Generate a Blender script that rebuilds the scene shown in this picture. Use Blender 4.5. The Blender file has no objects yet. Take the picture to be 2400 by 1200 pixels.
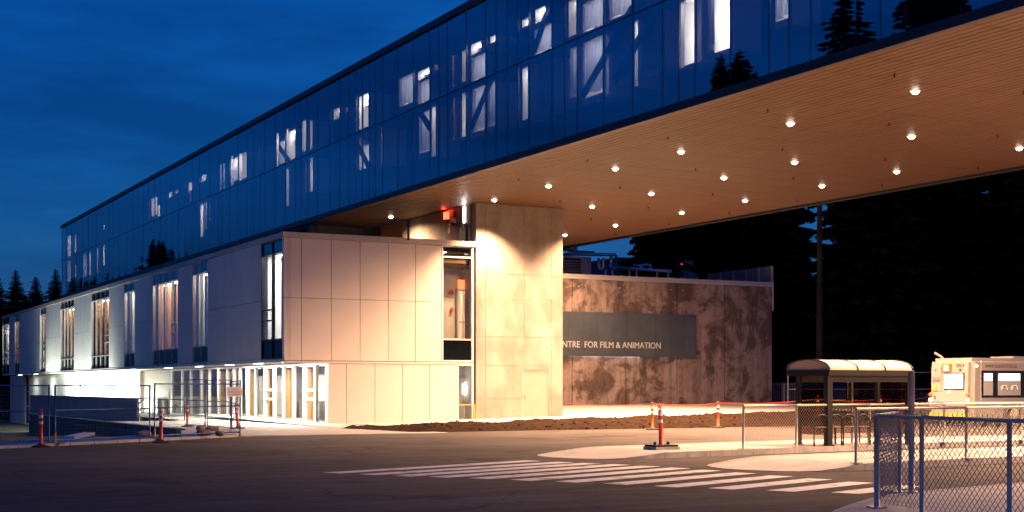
import bpy, bmesh, math, random
from mathutils import Vector, Matrix, noise as mnoise

# ------------------------------------------------------------------ camera
# World X runs along the bus lanes, Y along the long glass block, Z up.
F = 3343.0 / 2400.0          # focal length / picture width
HZ = 908.0                   # horizon row of the 2400 x 1200 photograph
CAM_H = 1.72
YAW = math.radians(27.5774)
CA, SA = math.cos(YAW), math.sin(YAW)
scene = bpy.context.scene
cam_data = bpy.data.cameras.new('camera')
cam = bpy.data.objects.new('camera', cam_data)
scene.collection.objects.link(cam)
cam.location = (0, 0, CAM_H)
cam.rotation_euler = (math.radians(90), 0, -YAW)
cam_data.sensor_width = 36.0
cam_data.lens = 36.0 * F
cam_data.shift_y = (HZ - 600.0) / 2400.0
cam_data.clip_start = 0.1
cam_data.clip_end = 4000
scene.camera = cam

# ------------------------------------------------------------------ world: clear dusk sky
world = bpy.data.worlds.new('World')
scene.world = world
world.use_nodes = True
nt = world.node_tree
nt.nodes.clear()
sky = nt.nodes.new('ShaderNodeTexSky')
sky.sky_type = 'NISHITA'
sky.sun_disc = False
sky.sun_elevation = math.radians(1.0)
sky.sun_rotation = math.radians(238)
sky.ozone_density = 4.0
sky.air_density = 1.0
sky.dust_density = 0.3
tint = nt.nodes.new('ShaderNodeMix'); tint.data_type = 'RGBA'; tint.blend_type = 'MULTIPLY'
tint.inputs[0].default_value = 1.0
tint.inputs[7].default_value = (0.26, 0.50, 0.62, 1)
geo = nt.nodes.new('ShaderNodeTexCoord')
mp = nt.nodes.new('ShaderNodeMapping'); mp.inputs['Scale'].default_value = (1.6, 1.6, 7.0)
cl = nt.nodes.new('ShaderNodeTexNoise'); cl.inputs['Scale'].default_value = 2.2
cl.inputs['Detail'].default_value = 5; cl.inputs['Roughness'].default_value = 0.55
rmp = nt.nodes.new('ShaderNodeValToRGB')
rmp.color_ramp.elements[0].position = 0.36; rmp.color_ramp.elements[0].color = (0.60, 0.62, 0.66, 1)
rmp.color_ramp.elements[1].position = 0.68; rmp.color_ramp.elements[1].color = (1.40, 1.32, 1.22, 1)
cm = nt.nodes.new('ShaderNodeMix'); cm.data_type = 'RGBA'; cm.blend_type = 'MULTIPLY'
cm.inputs[0].default_value = 1.0
bg = nt.nodes.new('ShaderNodeBackground'); bg.inputs['Strength'].default_value = 0.92
out = nt.nodes.new('ShaderNodeOutputWorld')
sep = nt.nodes.new('ShaderNodeSeparateColor'); cmb = nt.nodes.new('ShaderNodeCombineColor')
nt.links.new(sky.outputs[0], sep.inputs[0])
for ch, pw in ((0, 1.75), (1, 1.15), (2, 1.0)):      # contrast curve: deep blue overhead, afterglow kept
    pn = nt.nodes.new('ShaderNodeMath'); pn.operation = 'POWER'; pn.inputs[1].default_value = pw
    nt.links.new(sep.outputs[ch], pn.inputs[0]); nt.links.new(pn.outputs[0], cmb.inputs[ch])
nt.links.new(cmb.outputs[0], tint.inputs[6])
nt.links.new(geo.outputs['Generated'], mp.inputs[0])
nt.links.new(mp.outputs[0], cl.inputs['Vector'])
nt.links.new(cl.outputs['Fac'], rmp.inputs[0])
base = nt.nodes.new('ShaderNodeMix'); base.data_type = 'RGBA'; base.blend_type = 'MIX'
base.inputs[0].default_value = 0.66      # high thin haze evens the dusk sky out to one deep blue
base.inputs[7].default_value = (0.0, 0.042, 0.32, 1)
nt.links.new(tint.outputs[2], base.inputs[6])
nt.links.new(base.outputs[2], cm.inputs[6])
nt.links.new(rmp.outputs[0], cm.inputs[7])
nt.links.new(cm.outputs[2], bg.inputs['Color'])
nt.links.new(bg.outputs[0], out.inputs['Surface'])

# ------------------------------------------------------------------ exposure and render settings
vs = scene.view_settings
vs.view_transform = 'Standard'
vs.look = 'None'
vs.exposure = 0.0
vs.gamma = 1.0
vs.use_curve_mapping = False
cy = scene.cycles
cy.use_denoising = True
cy.max_bounces = 8
cy.diffuse_bounces = 4
cy.glossy_bounces = 4
cy.transparent_max_bounces = 24
cy.transmission_bounces = 6
cy.sample_clamp_indirect = 4.0
cy.caustics_reflective = False
cy.caustics_refractive = False
cy.use_light_tree = True

DOWN_W = 7600.0              # one soffit downlight
DOWN_C = (1.0, 0.575, 0.325)
rng = random.Random(7)

# ------------------------------------------------------------------ where a picture point lies on a real plane
def ray(px, py):
    x = (px - 1200.0) / 3343.0
    z = (HZ - py) / 3343.0
    return CA * x + SA, -SA * x + CA, z
def onX(px, X, py=908.0):
    r = ray(px, py); t = X / r[0]
    return r[1] * t, CAM_H + r[2] * t            # Y, z
def onY(px, Y, py=908.0):
    r = ray(px, py); t = Y / r[1]
    return r[0] * t, CAM_H + r[2] * t            # X, z
def onZ(px, py, z=0.0):
    r = ray(px, py); t = (z - CAM_H) / r[2]
    return r[0] * t, r[1] * t
def proj(X, Y, Z):
    x = CA * X - SA * Y; y = SA * X + CA * Y
    if y < 0.1: return (-9999, -9999, y)
    return (1200 + 3343 * x / y, HZ - 3343 * (Z - CAM_H) / y, y)

# ------------------------------------------------------------------ object helpers
COL = scene.collection
ORG = {}                      # world origin of every object that has children
def tag(o, label=None, cat=None, group=None, kind=None):
    if label: o['label'] = label
    if cat: o['category'] = cat
    if group: o['group'] = group
    if kind: o['kind'] = kind
    return o
def thing(name, loc, label, cat, group=None):
    o = bpy.data.objects.new(name, None)
    o.empty_display_size = 0.3
    COL.objects.link(o); o.location = loc
    ORG[o] = Vector(loc)
    return tag(o, label, cat, group)
def link(o, parent, worldloc):
    COL.objects.link(o)
    w = Vector(worldloc)
    if parent is not None:
        o.parent = parent
        o.location = w - ORG[parent]
    else:
        o.location = w
    ORG[o] = w
    return o

class MB:
    """collects shapes, then links them as one mesh object"""
    def __init__(s): s.v = []; s.f = []
    def add(s, vs_, fs_):
        n = len(s.v); s.v += [tuple(v) for v in vs_]; s.f += [tuple(i + n for i in f) for f in fs_]
        return s
    def box(s, x0, x1, y0, y1, z0, z1):
        return s.add([(x0,y0,z0),(x1,y0,z0),(x1,y1,z0),(x0,y1,z0),(x0,y0,z1),(x1,y0,z1),(x1,y1,z1),(x0,y1,z1)],
                     [(0,3,2,1),(4,5,6,7),(0,1,5,4),(1,2,6,5),(2,3,7,6),(3,0,4,7)])
    def obox(s, c, ax, ay, az):
        c = Vector(c); ax = Vector(ax); ay = Vector(ay); az = Vector(az)
        P = [c+sx*ax+sy*ay+sz*az for sz in (-1,1) for sx,sy in ((-1,-1),(1,-1),(1,1),(-1,1))]
        return s.add(P, [(0,3,2,1),(4,5,6,7),(0,1,5,4),(1,2,6,5),(2,3,7,6),(3,0,4,7)])
    def tube(s, pts, r, n=8, cap=True, r2=None):
        pts = [Vector(p) for p in pts]; m = len(pts); rings = []
        for i, p in enumerate(pts):
            d = (pts[min(i+1,m-1)] - pts[max(i-1,0)]).normalized()
            u = d.cross(Vector((0,0,1)))
            if u.length < 1e-4: u = Vector((1,0,0))
            u.normalize(); w = d.cross(u)
            rr = r if r2 is None else r + (r2 - r) * i / (m - 1)
            rings.append([p + rr*(math.cos(2*math.pi*k/n)*u + math.sin(2*math.pi*k/n)*w) for k in range(n)])
        vs_ = [v for R in rings for v in R]; fs_ = []
        for i in range(m-1):
            for k in range(n):
                a=i*n+k; b=i*n+(k+1)%n
                fs_.append((a,b,b+n,a+n))
        if cap:
            fs_.append(tuple(range(n))); fs_.append(tuple(reversed(range((m-1)*n, m*n))))
        return s.add(vs_, fs_)
    def lathe(s, c, prof, n=20):
        """prof: list of (r, z) from bottom to top round a vertical axis through c"""
        c = Vector(c); vs_ = []; fs_ = []
        for r, z in prof:
            vs_ += [c + Vector((r*math.cos(2*math.pi*k/n), r*math.sin(2*math.pi*k/n), z)) for k in range(n)]
        for i in range(len(prof)-1):
            for k in range(n):
                a=i*n+k; b=i*n+(k+1)%n
                fs_.append((a,b,b+n,a+n))
        fs_.append(tuple(reversed(range(n)))); fs_.append(tuple(range((len(prof)-1)*n, len(prof)*n)))
        return s.add(vs_, fs_)
    def prism(s, poly, z0, z1):
        """poly: ccw list of (x,y)"""
        n=len(poly)
        zz0 = z0 if callable(z0) else (lambda x,y: z0)
        zz1 = z1 if callable(z1) else (lambda x,y: z1)
        vs_=[(x,y,zz0(x,y)) for x,y in poly]+[(x,y,zz1(x,y)) for x,y in poly]
        fs_=[tuple(reversed(range(n))),tuple(range(n,2*n))]
        for k in range(n):
            a=k;b=(k+1)%n
            fs_.append((a,b,b+n,a+n))
        return s.add(vs_,fs_)
    def build(s, name, mat, parent=None, at=None, smooth=False, bevel=0.0):
        org = Vector(at) if at is not None else (ORG[parent].copy() if parent is not None else Vector((0,0,0)))
        me = bpy.data.meshes.new(name)
        me.from_pydata([tuple(Vector(v)-org) for v in s.v], [], s.f)
        me.update()
        if bevel > 0:
            bm = bmesh.new(); bm.from_mesh(me)
            bmesh.ops.bevel(bm, geom=list(bm.edges), offset=bevel, segments=2, affect='EDGES', clamp_overlap=True)
            bm.to_mesh(me); bm.free()
        if smooth:
            me.polygons.foreach_set('use_smooth', [True]*len(me.polygons))
        me.materials.append(mat)
        o = bpy.data.objects.new(name, me)
        return link(o, parent, org)

UNIT = None
UNITS = {}
def ubox(name, mat, parent, x0, x1, y0, y1, z0, z1):
    """a box that shares one unit mesh per material"""
    if mat.name not in UNITS:
        me = bpy.data.meshes.new('unit_box_' + mat.name)
        m = MB().box(-.5,.5,-.5,.5,-.5,.5)
        me.from_pydata(m.v, [], m.f); me.update(); me.materials.append(mat)
        UNITS[mat.name] = me
    o = bpy.data.objects.new(name, UNITS[mat.name])
    link(o, parent, ((x0+x1)/2,(y0+y1)/2,(z0+z1)/2))
    o.scale = (abs(x1-x0), abs(y1-y0), abs(z1-z0))
    return o
def copy_tree(o, parent=None, worldloc=None):
    c = o.copy(); COL.objects.link(c); c.parent = parent
    if worldloc is not None: c.location = worldloc
    for ch in o.children: copy_tree(ch, c)
    return c

def text_mesh(body, size, depth=0.0):
    cu = bpy.data.curves.new('lettering', 'FONT')
    cu.body = body; cu.size = size; cu.extrude = depth; cu.resolution_u = 3
    o = bpy.data.objects.new('lettering_tmp', cu)
    COL.objects.link(o)
    dg = bpy.context.evaluated_depsgraph_get()
    me = bpy.data.meshes.new_from_object(o.evaluated_get(dg))
    bpy.data.objects.remove(o); bpy.data.curves.remove(cu)
    return me
def lettering(name, body, mat, parent, origin, ux, uz, width=None, height=None, depth=0.004, shear=None):
    """flat lettering; ux the reading direction, uz up; fitted to width/height"""
    me = text_mesh(body, 1.0, 0.0)
    xs = [v.co.x for v in me.vertices]; ys = [v.co.y for v in me.vertices]
    x0, x1, y0, y1 = min(xs), max(xs), min(ys), max(ys)
    sy = (height / (y1-y0)) if height else (width/(x1-x0))
    sx = (width / (x1-x0)) if width else sy
    ux = Vector(ux); uz = Vector(uz); n = ux.cross(uz)
    bm = bmesh.new(); bm.from_mesh(me)
    bpy.data.meshes.remove(me)
    for v in bm.verts:
        v.co = ux*((v.co.x-x0)*sx) + uz*((v.co.y-y0)*sy)
    if depth > 0.006:
        r = bmesh.ops.extrude_face_region(bm, geom=list(bm.faces))
        for e in r['geom']:
            if isinstance(e, bmesh.types.BMVert): e.co += n*depth
    m2 = bpy.data.meshes.new(name); bm.to_mesh(m2); bm.free()
    m2.materials.append(mat)
    o = bpy.data.objects.new(name, m2)
    return link(o, parent, origin)

# ------------------------------------------------------------------ materials
def newmat(name):
    m = bpy.data.materials.new(name); m.use_nodes = True
    n = m.node_tree; b = n.nodes['Principled BSDF']
    return m, n, b
def mat(name, col, rough=0.6, metal=0.0, var=0.0, scale=3.0, col2=None, bump=0.0, bscale=40.0, lo=0.35, hi=0.65,
        detail=4.0, rnd=0.0, spec=0.5, stretch=(1,1,1), emit=None, estr=0.0, coat=0.0):
    m, n, b = newmat(name)
    b.inputs['Base Color'].default_value = (*col, 1)
    b.inputs['Roughness'].default_value = rough
    b.inputs['Metallic'].default_value = metal
    b.inputs['Specular IOR Level'].default_value = spec
    if coat: b.inputs['Coat Weight'].default_value = coat
    if emit:
        b.inputs['Emission Color'].default_value = (*emit,1); b.inputs['Emission Strength'].default_value = estr
    if var or col2 or bump or rnd:
        g = n.nodes.new('ShaderNodeNewGeometry')
        mpn = n.nodes.new('ShaderNodeMapping'); mpn.inputs['Scale'].default_value = stretch
        n.links.new(g.outputs['Position'], mpn.inputs[0])
    src = None
    if var or col2:
        t = n.nodes.new('ShaderNodeTexNoise'); t.inputs['Scale'].default_value = scale; t.inputs['Detail'].default_value = detail
        t.inputs['Roughness'].default_value = 0.6
        n.links.new(mpn.outputs[0], t.inputs['Vector'])
        r = n.nodes.new('ShaderNodeValToRGB')
        c2 = col2 if col2 else tuple(c*(1-var) for c in col)
        c1 = col if col2 else tuple(min(1,c*(1+var)) for c in col)
        r.color_ramp.elements[0].position = lo; r.color_ramp.elements[0].color = (*c2,1)
        r.color_ramp.elements[1].position = hi; r.color_ramp.elements[1].color = (*c1,1)
        n.links.new(t.outputs['Fac'], r.inputs[0]); src = r.outputs[0]
    if rnd:
        oi = n.nodes.new('ShaderNodeObjectInfo')
        mr = n.nodes.new('ShaderNodeMapRange'); mr.inputs['To Min'].default_value = 1-rnd; mr.inputs['To Max'].default_value = 1+rnd
        n.links.new(oi.outputs['Random'], mr.inputs['Value'])
        mx = n.nodes.new('ShaderNodeMix'); mx.data_type='RGBA'; mx.blend_type='MULTIPLY'; mx.inputs[0].default_value=1
        if src: n.links.new(src, mx.inputs[6])
        else: mx.inputs[6].default_value = (*col,1)
        n.links.new(mr.outputs[0], mx.inputs[7]); src = mx.outputs[2]
    if src: n.links.new(src, b.inputs['Base Color'])
    if bump:
        t2 = n.nodes.new('ShaderNodeTexNoise'); t2.inputs['Scale'].default_value = bscale; t2.inputs['Detail'].default_value = 3
        n.links.new(mpn.outputs[0], t2.inputs['Vector'])
        bp = n.nodes.new('ShaderNodeBump'); bp.inputs['Strength'].default_value = bump; bp.inputs['Distance'].default_value = 0.02
        n.links.new(t2.outputs['Fac'], bp.inputs['Height']); n.links.new(bp.outputs[0], b.inputs['Normal'])
    return m
def emission(name, col, s):
    m = bpy.data.materials.new(name); m.use_nodes = True
    n = m.node_tree; n.nodes.clear()
    e = n.nodes.new('ShaderNodeEmission'); e.inputs[0].default_value=(*col,1); e.inputs[1].default_value=s
    o = n.nodes.new('ShaderNodeOutputMaterial'); n.links.new(e.outputs[0], o.inputs[0])
    return m
def thin_glass(name, refl, tint_c, base=0.35, rough=0.0, wavy=0.0):
    """coated pane: mirror-like outside, partly see-through"""
    m = bpy.data.materials.new(name); m.use_nodes = True
    n = m.node_tree; n.nodes.clear()
    tr = n.nodes.new('ShaderNodeBsdfTransparent'); tr.inputs[0].default_value=(*tint_c,1)
    gl = n.nodes.new('ShaderNodeBsdfGlossy'); gl.inputs[0].default_value=(*refl,1); gl.inputs['Roughness'].default_value=rough
    lw = n.nodes.new('ShaderNodeLayerWeight'); lw.inputs[0].default_value=0.5
    fr = n.nodes.new('ShaderNodeMath'); fr.operation='POWER'; fr.inputs[1].default_value=4.0
    n.links.new(lw.outputs['Facing'], fr.inputs[0])
    mr = n.nodes.new('ShaderNodeMapRange'); mr.inputs['From Min'].default_value=0.0; mr.inputs['From Max'].default_value=1.0
    mr.inputs['To Min'].default_value=base; mr.inputs['To Max'].default_value=1.0
    n.links.new(fr.outputs[0], mr.inputs['Value'])
    if wavy:
        gg = n.nodes.new('ShaderNodeNewGeometry')
        wn = n.nodes.new('ShaderNodeTexNoise'); wn.inputs['Scale'].default_value=0.9; wn.inputs['Detail'].default_value=1
        n.links.new(gg.outputs['Position'], wn.inputs['Vector'])
        bp = n.nodes.new('ShaderNodeBump'); bp.inputs['Strength'].default_value=wavy; bp.inputs['Distance'].default_value=0.02
        n.links.new(wn.outputs['Fac'], bp.inputs['Height']); n.links.new(bp.outputs[0], gl.inputs['Normal'])
    mx = n.nodes.new('ShaderNodeMixShader')
    n.links.new(mr.outputs[0], mx.inputs[0]); n.links.new(tr.outputs[0], mx.inputs[1]); n.links.new(gl.outputs[0], mx.inputs[2])
    o = n.nodes.new('ShaderNodeOutputMaterial'); n.links.new(mx.outputs[0], o.inputs[0])
    return m

M = {}
M['glass_bar'] = thin_glass('coated blue glass', (0.60,0.66,0.76), (0.96,0.97,1.0), base=0.27, wavy=0.12)
M['glass_win'] = thin_glass('window glass', (0.85,0.9,0.95), (0.95,0.97,0.97), base=0.06)
M['glass_clear'] = thin_glass('clear glass', (0.9,0.9,0.9), (0.96,0.97,0.96), base=0.02)
M['glass_smoke'] = thin_glass('smoked shelter glass', (0.9,0.85,0.8), (0.62,0.52,0.45), base=0.05)
M['glass_dark'] = mat('black spandrel glass', (0.004,0.005,0.006), rough=0.12, spec=0.15)
M['mullion'] = mat('black anodised mullion', (0.012,0.014,0.02), rough=0.35, metal=0.2)
M['fascia'] = mat('near black fascia metal', (0.010,0.010,0.014), rough=0.45, var=0.3, scale=1.5)
M['dark'] = mat('unlit interior', (0.012,0.012,0.014), rough=0.9)
M['void'] = mat('joint backing', (0.006,0.005,0.004), rough=0.95)
M['plank'] = mat('wood grain soffit panel', (0.118,0.056,0.028), rough=0.5, spec=0.3, var=0.12, scale=7, stretch=(9,0.5,1), rnd=0.10, bump=0.03, bscale=12)
M['panel'] = mat('lamp warmed composite panel', (0.60,0.53,0.475), rough=0.45, var=0.03, scale=0.8, rnd=0.025)  # same cladding as the side, lamplight's warmth put into its colour
M['panel_side'] = mat('pale grey composite panel', (0.64,0.64,0.60), rough=0.40, var=0.04, scale=0.8, rnd=0.03)
M['coping'] = mat('pale metal coping', (0.42,0.38,0.35), rough=0.35, metal=0.1, var=0.04, scale=1)
M['door'] = mat('beige painted steel door', (0.30,0.255,0.215), rough=0.5, var=.05, scale=2)
M['white_metal'] = mat('white painted metal', (0.78,0.77,0.74), rough=0.4)
M['alu'] = mat('satin aluminium', (0.50,0.50,0.50), rough=0.35, metal=0.7)
M['concrete'] = mat('board marked concrete', (0.32,0.285,0.25), rough=0.75, col2=(0.215,0.18,0.145), scale=0.9, lo=0.36, hi=0.60, detail=7, bump=0.12, bscale=18, rnd=0.03, stretch=(1,1,0.55))
M['concrete_dark'] = mat('grey core concrete', (0.30,0.26,0.21), rough=0.8, var=0.2, scale=1.2, bump=0.1, bscale=20, stretch=(1,1,.4))
M['tie'] = mat('plugged tie hole', (0.36,0.32,0.28), rough=0.6)
M['paving'] = mat('broom finished concrete paving', (0.42,0.39,0.35), rough=0.8, var=0.14, scale=1.3, detail=6, bump=0.08, bscale=60)
M['kerb'] = mat('concrete kerb', (0.40,0.37,0.33), rough=0.8, var=0.2, scale=2.5, detail=6, bump=0.1, bscale=50)
M['paver'] = mat('grey plaza paver', (0.36,0.34,0.31), rough=0.75, var=0.12, scale=2.0, rnd=0.08)
M['soil'] = mat('raked bare soil', (0.034,0.0175,0.009), rough=1.0, spec=0.05, col2=(0.009,0.005,0.003), scale=5.0, lo=.33, hi=.62, detail=8, bump=1.0, bscale=14)
M['grass'] = mat('dry winter turf', (0.05,0.038,0.017), rough=0.95, col2=(0.035,0.032,0.014), scale=3, detail=7, bump=0.8, bscale=30)
M['earth'] = mat('dark forest floor', (0.02,0.018,0.012), rough=1.0, var=0.4, scale=0.5)
M['paint'] = mat('worn white road paint', (0.62,0.60,0.58), rough=0.6, col2=(0.13,0.12,0.115), scale=2.2, lo=.33, hi=.47, detail=10)
M['wood'] = mat('fir veneer', (0.50,0.27,0.10), rough=0.45, var=0.2, scale=3, stretch=(6,6,0.4))
M['wood_dark'] = mat('brown wood siding', (0.075,0.042,0.022), rough=0.6, var=0.2, scale=3, stretch=(1,1,8))
M['white_wall'] = mat('white interior wall', (0.72,0.70,0.66), rough=0.8)
M['grey_wall'] = mat('grey interior wall', (0.30,0.30,0.31), rough=0.8)
M['curtain'] = None
M['galv'] = mat('galvanised steel', (0.52,0.47,0.40), rough=0.5, metal=0.25, var=0.15, scale=6)
M['wire'] = mat('galvanised chain link wire', (0.36,0.34,0.30), rough=0.5, metal=0.5)
M['blue_steel'] = mat('blue painted fence steel', (0.02,0.10,0.30), rough=0.45)
M['yellow'] = mat('yellow painted steel', (0.60,0.36,0.03), rough=0.6)
M['orange'] = mat('orange red plastic post', (0.75,0.07,0.015), rough=0.45)
M['orange2'] = mat('orange plastic post', (0.42,0.065,0.006), rough=0.45)
M['reflective'] = mat('white reflective band', (0.80,0.80,0.82), rough=0.35)
M['rubber'] = mat('black rubber', (0.018,0.018,0.018), rough=0.8, var=.3, scale=6)
M['tarp'] = mat('blue polyethylene tarpaulin', (0.012,0.08,0.34), rough=0.5, var=0.3, scale=2, bump=0.5, bscale=5)
M['sand'] = mat('sandbag cloth', (0.16,0.11,0.09), rough=0.9, var=.25, scale=6, bump=.3, bscale=40)
M['teal'] = mat('dark green retaining wall', (0.020,0.060,0.058), rough=0.7, var=.35, scale=1.5, stretch=(1,1,.3))
M['guard'] = mat('grey cladding guard wall', (0.19,0.195,0.18), rough=0.6, var=.12, scale=1, rnd=.05)
M['sign_red'] = mat('red sign ink', (0.45,0.02,0.03), rough=0.6)
M['sign_ink'] = mat('black sign ink', (0.02,0.02,0.03), rough=0.6)
M['sign_white'] = mat('white sign sheet', (0.62,0.60,0.66), rough=0.5)
M['sign_grey'] = mat('grey zinc sign panel', (0.066,0.076,0.086), rough=0.5, metal=0.1, var=.14, scale=.7, rnd=.05)
M['letter'] = mat('brushed aluminium letter', (0.56,0.56,0.56), rough=0.4, metal=0.1)
M['bus'] = mat('white bus paint', (0.27,0.245,0.235), rough=0.25, coat=0.4, var=.03, scale=1)
M['bus_trim'] = mat('black bus trim', (0.012,0.012,0.013), rough=0.3)
M['bus_yellow'] = mat('yellow stripe', (0.80,0.42,0.02), rough=0.35)
M['bus_blue'] = mat('blue stripe', (0.05,0.07,0.35), rough=0.35)
M['tyre'] = mat('tyre rubber', (0.015,0.015,0.015), rough=0.85)
M['shelter'] = mat('dark brown powder coat', (0.007,0.005,0.004), rough=0.45)
M['acrylic'] = mat('translucent tan acrylic roof', (0.48,0.36,0.24), rough=0.35, var=.05, scale=1.2)
M['pipe'] = mat('insulated metal pipe jacket', (0.55,0.54,0.53), rough=0.28, metal=0.8)
M['unit'] = mat('beige rooftop unit casing', (0.48,0.39,0.32), rough=0.55, var=.06, scale=1)
M['unit_blue'] = mat('grey rooftop unit casing', (0.22,0.22,0.25), rough=0.5, var=.1, scale=1)
M['bark'] = mat('conifer bark', (0.022,0.015,0.011), rough=0.95, var=.4, scale=3, stretch=(1,1,.3))
M['needle'] = mat('dark conifer needles', (0.008,0.014,0.008), rough=1.0, spec=0.05, var=.4, scale=1.0)
M['lens'] = emission('lit downlight lens', (1.0,0.80,0.56), 26.0)
M['lamp_white'] = emission('lit fluorescent tube', (1.0,0.93,0.86), 38.0)
M['lamp_soft'] = emission('soft office light', (1.0,0.90,0.80), 7.5)
M['lamp_mid'] = emission('lit curtained room light', (1.0,0.92,0.86), 20.0)
M['lamp_cool'] = emission('lit white led', (0.96,1.0,0.92), 10.0)
M['lamp_led'] = emission('lit sign led', (0.82,0.85,1.0), 4.0)
M['lamp_red'] = emission('lit red indicator', (1.0,0.03,0.02), 6.0)
M['exit'] = emission('lit red exit sign', (1.0,0.14,0.05), 3.5)
M['amber'] = emission('lit amber lamp', (1.0,0.36,0.02), 7.0)
M['amber_hot'] = emission('lit amber lamp centre', (1.0,0.66,0.22), 9.0)
M['brake'] = emission('lit tail lamp', (1.0,0.62,0.22), 7.0)
M['orange_lens'] = mat('orange lamp lens', (0.70,0.13,0.02), rough=0.2)
M['pane_glow'] = emission('glowing bus pane', (1.0,0.96,0.90), 5.0)
M['red_plastic'] = mat('red fire alarm', (0.42,0.02,0.015), rough=0.35)
M['tape'] = mat('red barrier tape', (0.75,0.06,0.02), rough=0.5)

def asphalt(name, c):
    m, n, b = newmat(name)
    g = n.nodes.new('ShaderNodeNewGeometry')
    big = n.nodes.new('ShaderNodeTexNoise'); big.inputs['Scale'].default_value=0.16; big.inputs['Detail'].default_value=5
    mpn = n.nodes.new('ShaderNodeMapping'); mpn.inputs['Scale'].default_value=(0.25,1.6,1)
    st = n.nodes.new('ShaderNodeTexNoise'); st.inputs['Scale'].default_value=1.0; st.inputs['Detail'].default_value=4
    fine = n.nodes.new('ShaderNodeTexNoise'); fine.inputs['Scale'].default_value=9; fine.inputs['Detail'].default_value=9; fine.inputs['Roughness'].default_value=0.75
    n.links.new(g.outputs['Position'], big.inputs['Vector']); n.links.new(g.outputs['Position'], fine.inputs['Vector'])
    n.links.new(g.outputs['Position'], mpn.inputs[0]); n.links.new(mpn.outputs[0], st.inputs['Vector'])
    a = n.nodes.new('ShaderNodeMath'); a.operation='ADD'; a2 = n.nodes.new('ShaderNodeMath'); a2.operation='ADD'
    n.links.new(big.outputs['Fac'], a.inputs[0]); n.links.new(st.outputs['Fac'], a.inputs[1])
    n.links.new(a.outputs[0], a2.inputs[0]); n.links.new(fine.outputs['Fac'], a2.inputs[1])
    r = n.nodes.new('ShaderNodeMapRange'); r.inputs['From Min'].default_value=1.05; r.inputs['From Max'].default_value=1.95
    r.inputs['To Min'].default_value=0.42; r.inputs['To Max'].default_value=1.62
    n.links.new(a2.outputs[0], r.inputs['Value'])
    mx = n.nodes.new('ShaderNodeMix'); mx.data_type='RGBA'; mx.blend_type='MULTIPLY'; mx.inputs[0].default_value=1
    mx.inputs[6].default_value=(*c,1); n.links.new(r.outputs[0], mx.inputs[7]); n.links.new(mx.outputs[2], b.inputs['Base Color'])
    vo = n.nodes.new('ShaderNodeTexVoronoi'); vo.feature='DISTANCE_TO_EDGE'; vo.inputs['Scale'].default_value=0.13
    wob = n.nodes.new('ShaderNodeTexNoise'); wob.inputs['Scale'].default_value=0.5; wob.inputs['Detail'].default_value=6
    va = n.nodes.new('ShaderNodeVectorMath'); va.operation='MULTIPLY_ADD'; va.inputs[1].default_value=(3.5,3.5,0)
    n.links.new(g.outputs['Position'], wob.inputs['Vector']); n.links.new(wob.outputs['Color'], va.inputs[0]); n.links.new(g.outputs['Position'], va.inputs[2])
    n.links.new(va.outputs[0], vo.inputs['Vector'])
    cr = n.nodes.new('ShaderNodeMapRange'); cr.inputs['From Min'].default_value=0.002; cr.inputs['From Max'].default_value=0.007
    cr.inputs['To Min'].default_value=0.62; cr.inputs['To Max'].default_value=1.0
    n.links.new(vo.outputs['Distance'], cr.inputs['Value'])
    oil = n.nodes.new('ShaderNodeTexNoise'); oil.inputs['Scale'].default_value=0.55; oil.inputs['Detail'].default_value=3
    n.links.new(g.outputs['Position'], oil.inputs['Vector'])
    om = n.nodes.new('ShaderNodeMapRange'); om.inputs['From Min'].default_value=0.30; om.inputs['From Max'].default_value=0.42
    om.inputs['To Min'].default_value=0.62; om.inputs['To Max'].default_value=1.0
    n.links.new(oil.outputs['Fac'], om.inputs['Value'])
    pm = n.nodes.new('ShaderNodeMath'); pm.operation='MULTIPLY'; n.links.new(cr.outputs[0], pm.inputs[0]); n.links.new(om.outputs[0], pm.inputs[1])
    mx4 = n.nodes.new('ShaderNodeMix'); mx4.data_type='RGBA'; mx4.blend_type='MULTIPLY'; mx4.inputs[0].default_value=1
    n.links.new(mx.outputs[2], mx4.inputs[6]); n.links.new(pm.outputs[0], mx4.inputs[7]); n.links.new(mx4.outputs[2], b.inputs['Base Color'])
    b.inputs['Roughness'].default_value=0.95; b.inputs['Specular IOR Level'].default_value=0.08
    bp = n.nodes.new('ShaderNodeBump'); bp.inputs['Strength'].default_value=0.25; bp.inputs['Distance'].default_value=0.01
    n.links.new(fine.outputs['Fac'], bp.inputs['Height']); n.links.new(bp.outputs[0], b.inputs['Normal'])
    return m
M['asphalt'] = asphalt('worn asphalt', (0.086,0.074,0.068))

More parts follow.
